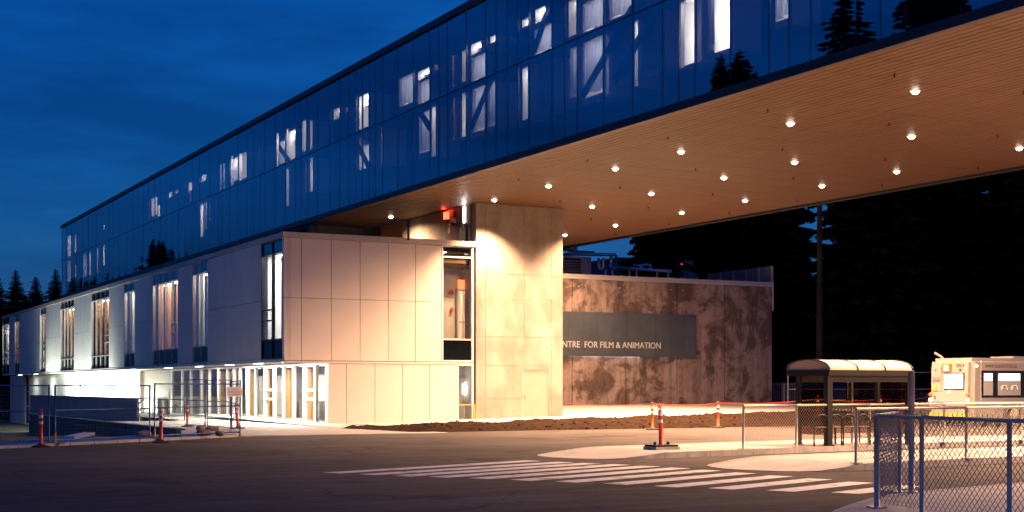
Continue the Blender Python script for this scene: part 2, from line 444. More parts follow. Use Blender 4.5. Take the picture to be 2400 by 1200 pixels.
def stained():
    m, n, b = newmat('blotchy weathered concrete')
    g = n.nodes.new('ShaderNodeNewGeometry')
    def nz(sc, det, stretch, rough=.62, dist=0.0):
        mpn = n.nodes.new('ShaderNodeMapping'); mpn.inputs['Scale'].default_value=stretch
        t = n.nodes.new('ShaderNodeTexNoise'); t.inputs['Scale'].default_value=sc; t.inputs['Detail'].default_value=det
        t.inputs['Roughness'].default_value=rough; t.inputs['Distortion'].default_value=dist
        n.links.new(g.outputs['Position'], mpn.inputs[0]); n.links.new(mpn.outputs[0], t.inputs['Vector']); return t.outputs['Fac']
    def ramp(fac, p0, c0, p1, c1):
        r = n.nodes.new('ShaderNodeValToRGB')
        r.color_ramp.elements[0].position=p0; r.color_ramp.elements[0].color=(*c0,1)
        r.color_ramp.elements[1].position=p1; r.color_ramp.elements[1].color=(*c1,1)
        n.links.new(fac, r.inputs[0]); return r.outputs[0]
    big = ramp(nz(0.42,9,(1,1,1),.68,.6), .45,(0.115,0.078,0.062), .53,(0.30,0.225,0.19))
    small = ramp(nz(2.4,8,(1,1,.6),.7,.3), .36,(0.50,0.48,0.46), .52,(1,1,1))
    mx = n.nodes.new('ShaderNodeMix'); mx.data_type='RGBA'; mx.blend_type='MULTIPLY'; mx.inputs[0].default_value=.8
    n.links.new(big, mx.inputs[6]); n.links.new(small, mx.inputs[7])
    run = ramp(nz(1.3,5,(1.6,1.6,.10),.6), .36,(0.62,0.58,0.55), .56,(1.05,1.04,1.03))
    mx3 = n.nodes.new('ShaderNodeMix'); mx3.data_type='RGBA'; mx3.blend_type='MULTIPLY'; mx3.inputs[0].default_value=.75
    n.links.new(mx.outputs[2], mx3.inputs[6]); n.links.new(run, mx3.inputs[7]); n.links.new(mx3.outputs[2], b.inputs['Base Color'])
    b.inputs['Roughness'].default_value=.8
    return m
M['stained'] = stained()

def curtain_mat():
    m = bpy.data.materials.new('sheer curtain'); m.use_nodes=True
    n = m.node_tree; n.nodes.clear()
    d = n.nodes.new('ShaderNodeBsdfDiffuse'); d.inputs[0].default_value=(.42,.44,.52,1)
    t = n.nodes.new('ShaderNodeBsdfTranslucent'); t.inputs[0].default_value=(.34,.37,.46,1)
    mx = n.nodes.new('ShaderNodeMixShader'); mx.inputs[0].default_value=.6
    n.links.new(d.outputs[0], mx.inputs[1]); n.links.new(t.outputs[0], mx.inputs[2])
    o = n.nodes.new('ShaderNodeOutputMaterial'); n.links.new(mx.outputs[0], o.inputs[0])
    return m
M['curtain'] = curtain_mat()
# ================================================================== the ground
def sheet(name, xs, ys, zf, material, kind='structure', parent=None):
    m = MB(); nx, ny = len(xs), len(ys)
    m.v = [(x, y, zf(x, y)) for y in ys for x in xs]
    m.f = [(j*nx+i, j*nx+i+1, (j+1)*nx+i+1, (j+1)*nx+i) for j in range(ny-1) for i in range(nx-1)]
    o = m.build(name, material, parent, smooth=True)
    if kind: o['kind'] = kind
    return o
def lin(a, b, n): return [a + (b-a)*i/(n-1) for i in range(n)]
def smooth(a, b, x):
    t = max(0.0, min(1.0, (x-a)/(b-a))); return t*t*(3-2*t)
def nz(x, y, s, seed=0.0): return mnoise.noise(Vector((x*s+seed, y*s-seed, seed*1.7)))

def strip(name, rows, material, kind=None, parent=None):
    """rows: list of lists of points; faces between neighbouring rows"""
    m = MB(); n = len(rows[0])
    m.v = [p for r in rows for p in r]
    m.f = [(j*n+i, j*n+i+1, (j+1)*n+i+1, (j+1)*n+i) for j in range(len(rows)-1) for i in range(n-1)]
    o = m.build(name, material, parent)
    if kind: o['kind'] = kind
    return o

# far terrain and the forest floor
sheet('terrain', lin(-900,900,10), lin(-300,1500,10), lambda x,y: -2.3, M['earth'])
sheet('forest_floor', lin(36,400,8), lin(79,500,8), lambda x,y: 0.35, M['earth'])
# turf that falls away behind the site fence
def turf_z(x, y):
    return -0.12 - 1.85*smooth(50, 108, y + 0.5*max(0,8-x)) + 0.05*nz(x,y,.3,3)
sheet('grass_slope', lin(-60,24,43), lin(43.5,240,80), lambda x,y: turf_z(x,y) if y > 43.0+0.72*(x-6) else turf_z(x,y)-1.2, M['grass'])

# road: one asphalt sheet, edge follows the site kerb and the soil bed
road_poly = [(-120,-60),(140,-60),(140,50.4),(60,50.7),(38,50.5),(20.6,49.8),(14.9,48.6),(5.8,42.0),(-60,-5.8),(-120,-40)]
mroad = MB(); mroad.v = [(x,y,0.0) for x,y in road_poly]; mroad.f = [tuple(range(len(road_poly)))]
road = mroad.build('road', M['asphalt']); road['kind'] = 'structure'

# crosswalk: twelve ladder bars, slanted left ends as painted
tips = [(9.93,27.25),(10.36,26.39),(10.78,25.71),(11.25,25.02),(11.77,24.31),(12.23,23.51),(12.73,22.70),(13.22,21.80),(13.65,20.84),(14.18,19.97),(14.76,19.10),(15.39,18.23)]
for i,(x,y) in enumerate(tips):
    xr = [15.9,16.2,16.5,16.8,17.05,17.2,17.3,17.35,17.4,17.45,17.5,17.6][i]
    k = .40; nx_, ny_ = .19, -.47
    m = MB(); m.v = [(x,y,.006),(x+nx_,y+ny_,.006),(xr+.15,y+ny_+k*(xr+.15-x-nx_),.006),(xr-.05,y+k*(xr-.05-x),.006)]; m.f=[(0,1,2,3)]
    m.build('crosswalk_stripe', M['paint'], road)

# bus islands: kerb stones round a concrete top, dropped at the nose
def island(name, nose, x1, yf, yb, drop):
    """nose: x of the tip; yf(x), yb(x): front and back edges"""
    def edges(x):
        R = 1.7; a, b = yf(x), yb(x)
        if x < nose + R:
            t = math.sqrt(max(0.0, 1-((nose+R-x)/R)**2)); mid=(a+b)/2; h=(b-a)/2
            return mid-h*t, mid+h*t
        return a, b
    zt = lambda x: 0.012 + 0.135*smooth(nose+drop[0], nose+drop[1], x)
    xs = [nose+0.02, nose+.08, nose+.2, nose+.4, nose+.7, nose+1.1, nose+1.7]
    x = nose+2.3
    while x < nose+9: xs.append(x); x += .75
    while x < x1: xs.append(x); x += 3.0
    xs.append(x1)
    rows = []
    for x in xs:
        a,b = edges(x); k = min(.17, (b-a)*.25)
        rows.append([(x,a+k+.012,zt(x)-.004),(x,(a+b)/2,zt(x)-.004),(x,b-k-.012,zt(x)-.004)])
    top = strip(name, rows, M['paving'], 'structure')
    for side in (0,1):
        for i in range(len(xs)-1):
            g = .012 if i > 6 else 0.0
            m = MB(); q=[]
            for x in (xs[i]+(g if i else 0), xs[i+1]-.0):
                a,b = edges(x); k = min(.17,(b-a)*.25)
                o_, i_ = (a, a+k) if side==0 else (b, b-k)
                q += [(x,o_,-.08),(x,o_+(.012 if side==0 else -.012),zt(x)),(x,i_,zt(x)),(x,i_,-.08)]
            m.add(q,[(0,1,5,4),(1,2,6,5),(2,3,7,6),(0,3,2,1),(4,5,6,7)])
            m.build('kerb_stone', M['kerb'], top)
    return top
isl1 = island('island_pavement', 17.0, 75, lambda x: 28.75+.15*max(0,min(x,30)-18), lambda x: 32.6+.17*max(0,min(x,28)-19), (0.6,2.6))
isl2 = island('island_pavement', 17.9, 75, lambda x: 22.6+.13*max(0,min(x,30)-18.3), lambda x: 26.5+.12*max(0,min(x,28)-20), (0.7,2.6))

# the corner pavement nearest the camera
fgp = [(7.5,-5),(60,-5),(60,20.5),(30,18.6),(18.5,17.05),(16.0,16.45),(14.9,16.15),(14.1,15.75),(13.3,15.2),(12.55,14.65),(12.0,14.2),(11.55,13.6),(11.1,12.7),(10.4,10.5),(9.2,6)]
cc = Vector((30,6))
inner = []
for x,y in fgp:
    d=(cc-Vector((x,y))).normalized(); inner.append((x+d.x*.18,y+d.y*.18))
fg = MB(); fg.v=[(x,y,.146) for x,y in inner]; fg.f=[tuple(range(len(inner)))]
corner = fg.build('corner_pavement', M['paving']); corner['kind']='structure'
for i in range(2,len(fgp)-1):
    a,b=fgp[i],fgp[i+1]; ai,bi=inner[i],inner[i+1]
    m=MB()
    for (p,q) in ((a,ai),(b,bi)):
        m.v += [(p[0],p[1],-.06),(p[0],p[1],.138),(p[0]+(q[0]-p[0])*.1,p[1]+(q[1]-p[1])*.1,.15),(q[0],q[1],.15),(q[0],q[1],-.06)]
    m.f=[(0,1,6,5),(1,2,7,6),(2,3,8,7),(3,4,9,8),(0,4,3,2,1),(5,6,7,8,9)]
    m.build('kerb_stone', M['kerb'], corner)

# forecourt of pale concrete that climbs towards the annex
def fc_z(x, y):
    up = min(.45, max(.015, .02*(x-23)))
    return up + .009*max(0, y-56.5)
sheet('forecourt_pavement', lin(21.2,130,45), lin(55.8,79.5,14), fc_z, M['paving'])
# bare soil bed between road and forecourt
def soil_z(x, y):
    t = (y-49.9)/(56.6-49.9); z = fc_z(x,56.5)
    e = smooth(0,.12,t)*smooth(0,.1,1-t)
    return .01 + z*smooth(0,1,t)**.8 + e*(.10+.10*nz(x,y,.9,5)+.09*nz(x,y,2.6,9)+.05*nz(x,y,6,2)) - (0.06 if t<.02 or t>.985 else 0)
def soil_x0(y): return 21.0+ (56-y)*.12
xs = lin(0,1,300); ys = lin(49.85,56.7,40)
ms = MB(); ms.v=[(soil_x0(y)+u*(66-21), y + .18*nz(u*45,y,1.1,4)*(1 if j in (0,1) else 0), soil_z(soil_x0(y)+u*45,y)*(smooth(0,.02,u))) for j,y in enumerate(ys) for u in xs]
nx=len(xs); ms.f=[(j*nx+i,j*nx+i+1,(j+1)*nx+i+1,(j+1)*nx+i) for j in range(len(ys)-1) for i in range(nx-1)]
soil=ms.build('soil_bed', M['soil'], smooth=True); soil['kind']='structure'
# clods lying on the soil
mc=MB()
for k in range(420):
    y=rng.uniform(50.1,56.2); x=rng.uniform(22.5,60); r=rng.uniform(.02,.08); z=soil_z(x,y)+r*.2
    mc.lathe((x,y,z-r*.4),[(r*.5,0),(r*rng.uniform(.8,1.1),r*.4),(r*.45,r*.9)],6)
tag(mc.build('soil_clods', M['soil'], soil), kind='stuff')
# drain slot and dark mat by the plaza corner
MB().box(22.55,24.0,59.6,59.95,.018,.05).build('drain_grate', M['rubber'], soil)

# plaza pavers in front of the entrance
base=sheet('plaza_pavement', lin(12.9,22.9,3), lin(50.0,73,3), lambda x,y: -.02, M['paving'])
for i in range(7):
    for j in range(9):
        x0=13.6+i*1.32; y0=48.9+j*1.45
        # keep inside the kerb line
        if y0 < 48.75+max(0,(15.0-x0))*-.1 or (x0<14.6 and y0<49.5): continue
        if x0+1.3>22.83 and y0+1.4>61.7: continue
        ubox('paver', M['paver'], base, x0, x0+1.305, y0, y0+1.435, -.05, .012+.003*rng.random())
sheet('entrance_walk', lin(12.9,19.35,4), lin(61.98,73,5), lambda x,y: .008, M['paving'])
sheet('entrance_walk', lin(19.36,22.86,3), lin(61.98,95,5), lambda x,y: .008, M['paving'])

strip('bounce_paving', [[(x,74.0,-1.0),(x,80.0+(x-12.75)*6.3,-1.0)] for x in lin(12.75,19.25,4)], M['paving'], 'structure')  # unseen pale sheet added to bounce lamplight up the wing's side
sheet('bounce_paving', lin(19.46,22.84,3), lin(96,121.5,5), lambda x,y: -1.95, M['paving'])  # second pale bounce sheet, added inside the guard wall
# site kerb along the left edge of the road
kb=None
p0=Vector((-6,33.35)); p1=Vector((14.95,48.72)); d=(p1-p0).normalized(); nrm=Vector((-d.y,d.x)); L=(p1-p0).length
kroot=bpy.data.objects.new('site_kerb',None); COL.objects.link(kroot); kroot['kind']='structure'; ORG[kroot]=Vector((0,0,0))
k=0; s=0
while s < L-.5:
    a=p0+d*(s+.02); b=p0+d*min(L,s+1.0)
    c=(a+b)/2+nrm*.19
    MB().obox((c.x,c.y,.02),(d.x*(b-a).length/2,d.y*(b-a).length/2,0),(nrm.x*.18,nrm.y*.18,0),(0,0,.055+.006*rng.random())).build('kerb_stone',M['kerb'],kroot)
    s+=1.02
KD, KN = d, nrm
# blue tarpaulin spread behind the kerb
rows=[]
for j in range(9):
    w=.42+j*.34
    r=[]
    for i in range(120):
        sx=L*(.30+.70*i/119); p=p0+d*sx+nrm*(w+.12*nz(sx,j,.6,1)); 
        z=.05+.16*max(0,nz(sx,w,.55,6)+.25)*math.sin(math.pi*min(1,(j+.6)/8.5))+.05*nz(sx,w,2.2,8)*math.sin(math.pi*j/8)
        if w>2.4: z-= (w-2.4)*.25
        r.append((p.x,p.y,z))
    rows.append(r)
tp=strip('tarpaulin', rows, M['tarp'])
for f_ in tp.data.polygons: f_.use_smooth=True
tag(tp,'rumpled blue tarpaulin spread along the kerb behind the site fence','tarpaulin')
# ================================================================== the long glass block carried over the road
BX, BX2 = 26.04, 45.1
SOF, GB, GM, GT, CT = 10.64, 10.90, 14.38, 17.58, 17.86
Y_FAR, Y_NEAR = 146.8, 12.0
bar = thing('glass_building', (35.5, 79, 0), 'long two-storey blue glass building block bridging over the road', 'building')

# verticals of the curtain wall, read along the facade
mull_px = [145,156,167,179,193,207,225,240,255,265,278,297,311,323,336,348,362,375,389,403,418,433,450,467,492,512,520,538,557,578,594,610,620,645,668,692,705,719,744,773,796,817,834,848,865,879,896,932,968,1007,1028,1048,1092,1138,1162,1188,1213,1239,1293,1322,1352,1414,1482,1552,1590,1628,1711,1802,1849,1899,2007,2063,2123,2253,2330,2420,2560]
MY = [onX(p, BX)[0] for p in mull_px]
while MY[-1] > Y_NEAR + 1.0: MY.append(MY[-1]-rng.choice([1.3,1.9,2.4]))
MY[-1] = Y_NEAR
MY[0] = Y_FAR
for i in range(len(MY)-1):
    y1, y0 = MY[i], MY[i+1]
    for z0, z1 in ((GB,GM),(GM,GT)):
        o = ubox('glass_pane', M['glass_bar'], bar, BX, BX+.012, y0+.01, y1-.01, z0+.01, z1-.01)
        o.rotation_euler = (0, math.radians(rng.uniform(-.18,.18)), math.radians(rng.uniform(-.25,.25)))
for i, y in enumerate(MY):
    w = .009 if i < 45 else .014
    ubox('mullion', M['mullion'], bar, BX-.004, BX+.09, y-w, y+w, GB, GT)
ubox('transom', M['mullion'], bar, BX-.006, BX+.08, Y_NEAR+.1, Y_FAR-.1, GM-.025, GM+.025)
MB().box(BX-.10,BX+.5,Y_NEAR,Y_FAR+.2,GT,CT).build('roof_coping', M['fascia'], bar)
MB().box(BX-.06,BX+.12,Y_NEAR,Y_FAR+.1,SOF-.02,GB).build('bottom_fascia', M['fascia'], bar)
MB().box(BX+.5,BX2-.3,Y_NEAR+.2,Y_FAR,GT,GT+.12).build('roof', M['fascia'], bar)
# dark core behind the rooms, far wall, ends
MB().box(BX+1.75,BX2-.4,Y_NEAR+.3,Y_FAR-.1,GB+.05,GT-.02).build('core_wall', M['dark'], bar)
MB().box(BX2-.35,BX2,Y_NEAR,Y_FAR,SOF-.02,CT-.02).build('rear_wall', M['fascia'], bar)
MB().box(BX+.36,BX2-.36,Y_FAR-.08,Y_FAR+.05,GB,GT-.01).build('end_wall', M['fascia'], bar)
MB().box(BX+.36,BX2-.36,Y_NEAR,Y_NEAR+.12,GB,GT-.01).build('end_wall', M['fascia'], bar)
MB().box(BX+.13,BX2-.36,Y_NEAR,Y_FAR,SOF+.07,SOF+.2).build('soffit_backing', M['void'], bar)
# edge trim that hangs below the soffit on the far side
MB().box(BX2-.34,BX2-.02,Y_NEAR,92,SOF-.10,SOF-.025).build('edge_trim', M['fascia'], bar)
# floor slab edges seen dimly behind the glass
ubox('slab_edge', M['dark'], bar, BX+.14, BX+1.7, Y_NEAR+.4, Y_FAR-.3, GM-.16, GM+.10)

# soffit planks: the largest in view are pieces of their own, the rest are joined
PW, PL = .295, 1.92
cells=[]
nxp=int((BX2-.36-(BX+.13))/PW)
x_start=BX+.13
yj=25.81-PL*7
while yj < 86:
    for i in range(nxp+1):
        x0=x_start+i*PW; x1=min(x0+PW,BX2-.36)
        if x1-x0<.08: continue
        pa=proj(x0,yj,SOF); pb=proj(x1,yj+PL,SOF); pc=proj((x0+x1)/2,yj+PL/2,SOF)
        inside = -20<pc[0]<2420 and -20<pc[1]<1220 and yj>Y_NEAR
        hid = (30.0<x0 and yj>61.5 and pc[0]<1317) or (pc[0]<1113 and yj>76)
        cells.append((pc[2] if (inside and not hid) else 1e6, x0,x1,yj))
    yj+=PL
cells=[c for c in cells if c[3]>Y_NEAR-.1]
cells.sort(key=lambda c:c[0])
for dpt,x0,x1,y in cells[:300]:
    ubox('soffit_plank', M['plank'], bar, x0+.017, x1-.017, y+.015, y+PL-.015, SOF+rng.uniform(-.002,.002), SOF+.03)
mrest=MB()
for dpt,x0,x1,y in cells[300:]:
    z=SOF+rng.uniform(-.002,.002)
    mrest.box(x0+.017,x1-.017,y+.015,y+PL-.015,z,z+.03)
tag(mrest.build('soffit_planking', M['plank'], bar), kind='stuff')

# ------------------------------------------------------------------ lit rooms behind the glass
def room(px0, px1, yt, yb, kind='fin', lamp='lamp_soft', depth=1.2, off=.22):
    X = BX + off
    ya = onX(px0, X)[0]; yb_ = onX(px1, X)[0]; pc=(px0+px1)/2
    z1 = onX(pc, X, yt)[1]; z0 = onX(pc, X, yb)[1]
    y0, y1 = min(ya,yb_), max(ya,yb_)
    z1 = min(z1, GT-.05); z0=max(z0,GB+.05)
    if z0 < GM < z1:
        if GM - z0 > z1 - GM: z1 = GM-.18
        else: z0 = GM+.12
    X2 = X + depth
    t=.02
    m=MB()
    m.add([(X,y0,z0),(X2,y0,z0),(X2,y1,z0),(X,y1,z0),(X,y0,z1),(X2,y0,z1),(X2,y1,z1),(X,y1,z1)],
          [(0,1,2,3),(7,6,5,4),(1,0,4,5),(3,2,6,7),(2,1,5,6)])
    r=m.build('lit_room', M['white_wall'] if kind!='grey' else M['grey_wall'], bar)
    w=y1-y0; h=z1-z0
    if kind=='lamp':      # bare tubes on the back wall and ceiling
        MB().box(X2-.10,X2-.06,y0+w*.15,y1-w*.15,z0+h*.08,z1-h*.06).build('lamp_or_glow', M[lamp], r)
    elif kind=='fin':
        MB().box(X+.35,X2-.05,y0+w*.1,y1-w*.1,z1-.05,z1-.03).build('lamp_or_glow', M[lamp], r)
        MB().box(X2-.07,X2-.04,y0+w*.3,y1-w*.3,z0+h*.2,z0+h*.75).build('lamp_or_glow', M['lamp_soft'], r)
    elif kind=='ceil':
        MB().box(X+.25,X2-.3,y0+w*.08,y1-w*.08,z1-.06,z1-.04).build('lamp_or_glow', M[lamp], r)
        MB().box(X2-.08,X2-.05,y0+w*.12,y1-w*.12,z0+h*.1,z0+h*.6).build('lamp_or_glow', M['lamp_soft'], r)  # glowing panel added on the back wall to brighten the room
        for q in (.45,):
            MB().box(X+.3,X2-.2,y0+.02,y1-.02,z1-h*q*.6-.03,z1-h*q*.6).build('duct', M['unit_blue'], r)
    elif kind in ('curt','curtdim'):
        MB().box(X+.5,X2-.3,y0+w*.1,y1-w*.1,z1-.06,z1-.04).build('lamp_or_glow', M['lamp_white' if kind=='curt' else 'lamp_mid'], r)
        n=max(14,int(w*26)); q=MB(); zc0=z0+min(.32,h*.10)
        hem=[]
        for i in range(n+1):
            u=i/n; yy=y0+.01+u*(w-.02); a=.045*math.sin(u*w*17+1.3*math.sin(u*9))+.02*math.sin(u*w*41)
            q.v += [(X+.16+a*1.3,yy,zc0+.05*math.sin(u*w*7)),(X+.16+a*.8,yy,z1-.03)]
        q.f=[(2*i,2*i+2,2*i+3,2*i+1) for i in range(n)]
        q.build('curtain', M['curtain'], r, smooth=True)
        MB().box(X-.02,X+.06,y0,y1,z0-.22,z0).build('sill_board', M['unit_blue'], r)
    return r
S='lamp_soft'; W='lamp_white'
ROOMS=[(158,166,552,603,'fin',S),(175,179,550,592,'lamp',S),(158,166,607,660,'fin',S),(176,179,620,650,'lamp',S),
 (193,203,592,648,'fin',W),(207,213,588,646,'fin',S),(226,230,577,640,'fin',S),(240,245,528,538,'lamp',W),(241,245,572,622,'lamp',W),
 (355,368,463,505,'fin',S),(370,376,480,507,'lamp',W),(396,403,450,463,'lamp',W),(411,417,445,454,'lamp',W),(442,450,428,448,'lamp',W),(445,448,450,473,'lamp',S),
 (468,476,470,555,'fin',W),(477,485,468,538,'curt',S),(491,494,468,533,'lamp',W),(473,483,410,425,'lamp',W),(513,527,385,443,'curtdim',S),
 (539,546,367,436,'fin',W),(547,558,370,423,'ceil',W),(559,568,360,423,'fin',W),(569,578,357,418,'lamp',S),
 (608,611,343,403,'lamp',S),(645,653,313,390,'fin',W),(655,667,330,383,'ceil',S),(669,676,302,383,'fin',W),(677,692,305,373,'ceil',W),
 (669,677,393,483,'fin',S),(707,717,283,356,'fin',S),(727,732,283,350,'lamp',W),(715,718,372,450,'lamp',S),(727,733,368,448,'lamp',W),
 (782,800,253,278,'ceil',S),(810,816,250,263,'lamp',S),(842,863,222,300,'ceil',W),(842,865,312,395,'ceil',W),(894,898,294,387,'lamp',W),
 (935,967,178,246,'curtdim',S),(980,1005,163,183,'ceil',W),(980,1006,190,240,'curtdim',S),(1018,1028,150,164,'lamp',S),(1012,1021,247,367,'fin',W),(982,1006,262,358,'curtdim',S),
 (1060,1064,130,206,'fin',S),(1062,1066,228,328,'fin',S),(1083,1092,212,320,'lamp',W),(1083,1092,118,192,'fin',S),(1104,1127,100,124,'ceil',W),(1105,1137,130,186,'curtdim',S),(1149,1161,84,100,'ceil',W),
 (1107,1136,205,308,'curtdim',S),(1144,1160,192,296,'curtdim',S),(1225,1237,147,280,'fin','lamp_white'),(1224,1238,44,62,'ceil',W),(1255,1278,18,50,'ceil',W),
 (1253,1292,62,122,'curtdim',S),(1252,1292,133,255,'curt',W),(1333,1350,0,84,'ceil',S),(1335,1351,112,230,'curtdim',S),(1366,1413,0,68,'curtdim',S),(1366,1412,92,225,'curtdim',S),
 (1415,1427,70,223,'fin',S),(1428,1480,60,190,'curtdim',S),(1428,1480,-40,38,'curtdim',S),(1483,1495,38,202,'fin',W),(1497,1551,30,165,'curt',W),
 (1590,1603,-20,160,'fin',W),(1604,1627,-20,150,'lamp',W),(1632,1644,-20,145,'fin',S),(1659,1674,-20,120,'curtdim',S),(1675,1710,-30,118,'lamp',W),(1817,1847,-60,48,'curt',S)]
for r_ in ROOMS: room(*r_)
# steel braces that cross behind some bays
for a,b in (((1105,300),(1160,165)),((1252,120),(1293,0)),((1366,225),(1482,20)),((1440,190),(1551,5)),((842,345),(866,395)),((980,255),(1008,300)),((655,345),(690,395))):
    ya,za=onX(a[0],BX+.18,a[1]); yb,zb=onX(b[0],BX+.18,b[1])
    D=Vector((0,yb-ya,zb-za)); N=Vector((0,-D.z,D.y)).normalized()*.16
    za_=max(GB+.1,za)
    MB().obox((BX+.175,(ya+yb)/2,(za+zb)/2),D/2,N,(.035,0,0)).build('steel_brace', M['mullion'], bar)

# ------------------------------------------------------------------ lamps and sprinklers set in the soffit
def lamp_spot(name, loc, power, col, size=110, blend=.6, radius=.1, parent=None, rot=(0,0,0)):
    l=bpy.data.lights.new(name,'SPOT'); l.energy=power; l.color=col; l.spot_size=math.radians(size); l.spot_blend=blend; l.shadow_soft_size=radius
    o=bpy.data.objects.new(name,l); o.rotation_euler=rot
    return link(o,parent,loc)
def downlight(x, y, z, label, group, power=DOWN_W, size=168):
    t=thing('soffit_downlight',(x,y,z),label,'downlight',group)
    m=MB()
    n=20; ro,ri=.17,.125
    for k in range(n):
        a=2*math.pi*k/n
        m.v += [(x+ro*math.cos(a),y+ro*math.sin(a),z-.012),(x+ri*math.cos(a),y+ri*math.sin(a),z-.022),(x+ro*math.cos(a),y+ro*math.sin(a),z+.01)]
    for k in range(n):
        a=3*k;b=3*((k+1)%n)
        m.f += [(a,b,b+1,a+1),(a,a+2,b+2,b)]
    m.build('trim_ring', M['white_metal'], t)
    MB().lathe((x,y,z-.105),[(.03,0),(.075,.018),(.108,.05),(.122,.095)],20).build('lens', M['lens'], t, smooth=True)
    lamp_spot('lamp',(x,y,z-.13),power,DOWN_C,size,.62,.12,t)
    return t
LX=[30.6,36.0,41.3]; LY=[14.6,20.6,26.5,32.4,38.3,44.8,49.5,55.1,60.4,66.8,72.4]
for iy,y in enumerate(LY):
    for ix,x in enumerate(LX):
        if 61.9 < y and x < 37: continue
        if y in (26.5,20.6) and ix==1 and False: continue
        ords=['first','second','third','fourth','fifth','sixth','seventh','eighth','ninth','tenth','eleventh','twelfth']
        col_y=sorted([q for q in LY if not (61.9<q and x<37)],reverse=True)
        lab='%s downlight from the far end in the soffit row %s' % (ords[col_y.index(y)],['nearest the blue glass edge','along the middle','nearest the dark wood'][ix])
        if (x,y)==(30.6,60.4): lab='warm downlight in the soffit just before the concrete tower\'s near corner'
        if (x,y)==(36.0,60.4): lab='warm downlight in the soffit just right of the concrete tower top'
        downlight(x,y,SOF,lab,'downlights in the wooden soffit',power=DOWN_W*1.06*((1.15 if x<33 else 1.2) if y==60.4 else 1.0 if y>22 else .75), size=106 if y==60.4 else 158 if y<62 else 177)
downlight(28.83,68.84,SOF,'round warm downlight in the soffit above the pale wing\'s roof terrace','downlights in the wooden soffit',power=3000)
def sprinkler(x,y):
    m=MB(); z=SOF
    m.lathe((x,y,z-.02),[(.035,0),(.035,.02)],8)
    m.tube([(x,y,z-.02),(x,y,z-.11)],.014,6)
    m.lathe((x,y,z-.125),[(.05,0),(.05,.012)],8)
    m.box(x-.075,x+.075,y-.01,y+.01,z-.075,z-.06)
    o=m.build('sprinkler_head', M['mullion'], None, at=(x,y,z))
    tag(o,'small black sprinkler head hanging from the wooden soffit','sprinkler','sprinkler heads in the soffit')
for y in (30.9,36.7,42.4,48.0,53.8,59.2):
    for x in (28.4,33.5,38.5,43.4):
        sprinkler(x,y)
for y in (64.7,70.2):
    for x in (38.5,43.4): sprinkler(x,y)
# ================================================================== the pale panelled wing
WX, WY = 20.7, 61.9
ZR, ZJ, ZB = 8.76, 5.79, 2.935        # roof, panel joint, underside of the upper storey
LXW = 22.85                           # ground floor wall line
Y_W1 = 149.0
wing = thing('panelled_wing', (25.5, 62, 0), 'low pale panelled building wing with tall slot windows and glazed entrance', 'building')
ZC = ZR-.25                           # underside of coping
# side facade: windows
win_px=[(5,21,2),(34,45,2),(93.5,107,2),(141,173,4),(213,255,4),(291,315,2),(357,416,4),(451,486,2),(611,661,2)]
zt, ztr, zsp, zsb = 8.50, 7.91, 3.93, 3.03
wins=[(onX(a,WX)[0],onX(b,WX)[0],n) for a,b,n in win_px]
prevY=Y_W1
stretches=[]
for i,(ya,yb,n) in enumerate(wins):
    stretches.append((ya,prevY)); prevY=yb
stretches.append((WY,prevY))
for (y0,y1) in stretches:
    L=y1-y0
    if L<.1: continue
    MB().box(WX+.13,WX+.35,y0,y1,ZB+.02,ZC-.01).build('wall', M['dark'], wing)
    n=max(1,round(L/1.46)); w=L/n
    for k in range(n):
        for z0,z1 in ((ZB+.10,ZJ),(ZJ,ZC)):
            ubox('wall_panel', M['panel_side'], wing, WX+rng.uniform(0,.006), WX+.12, y0+k*w+.014, y0+(k+1)*w-.014, z0+.012, z1-.012)
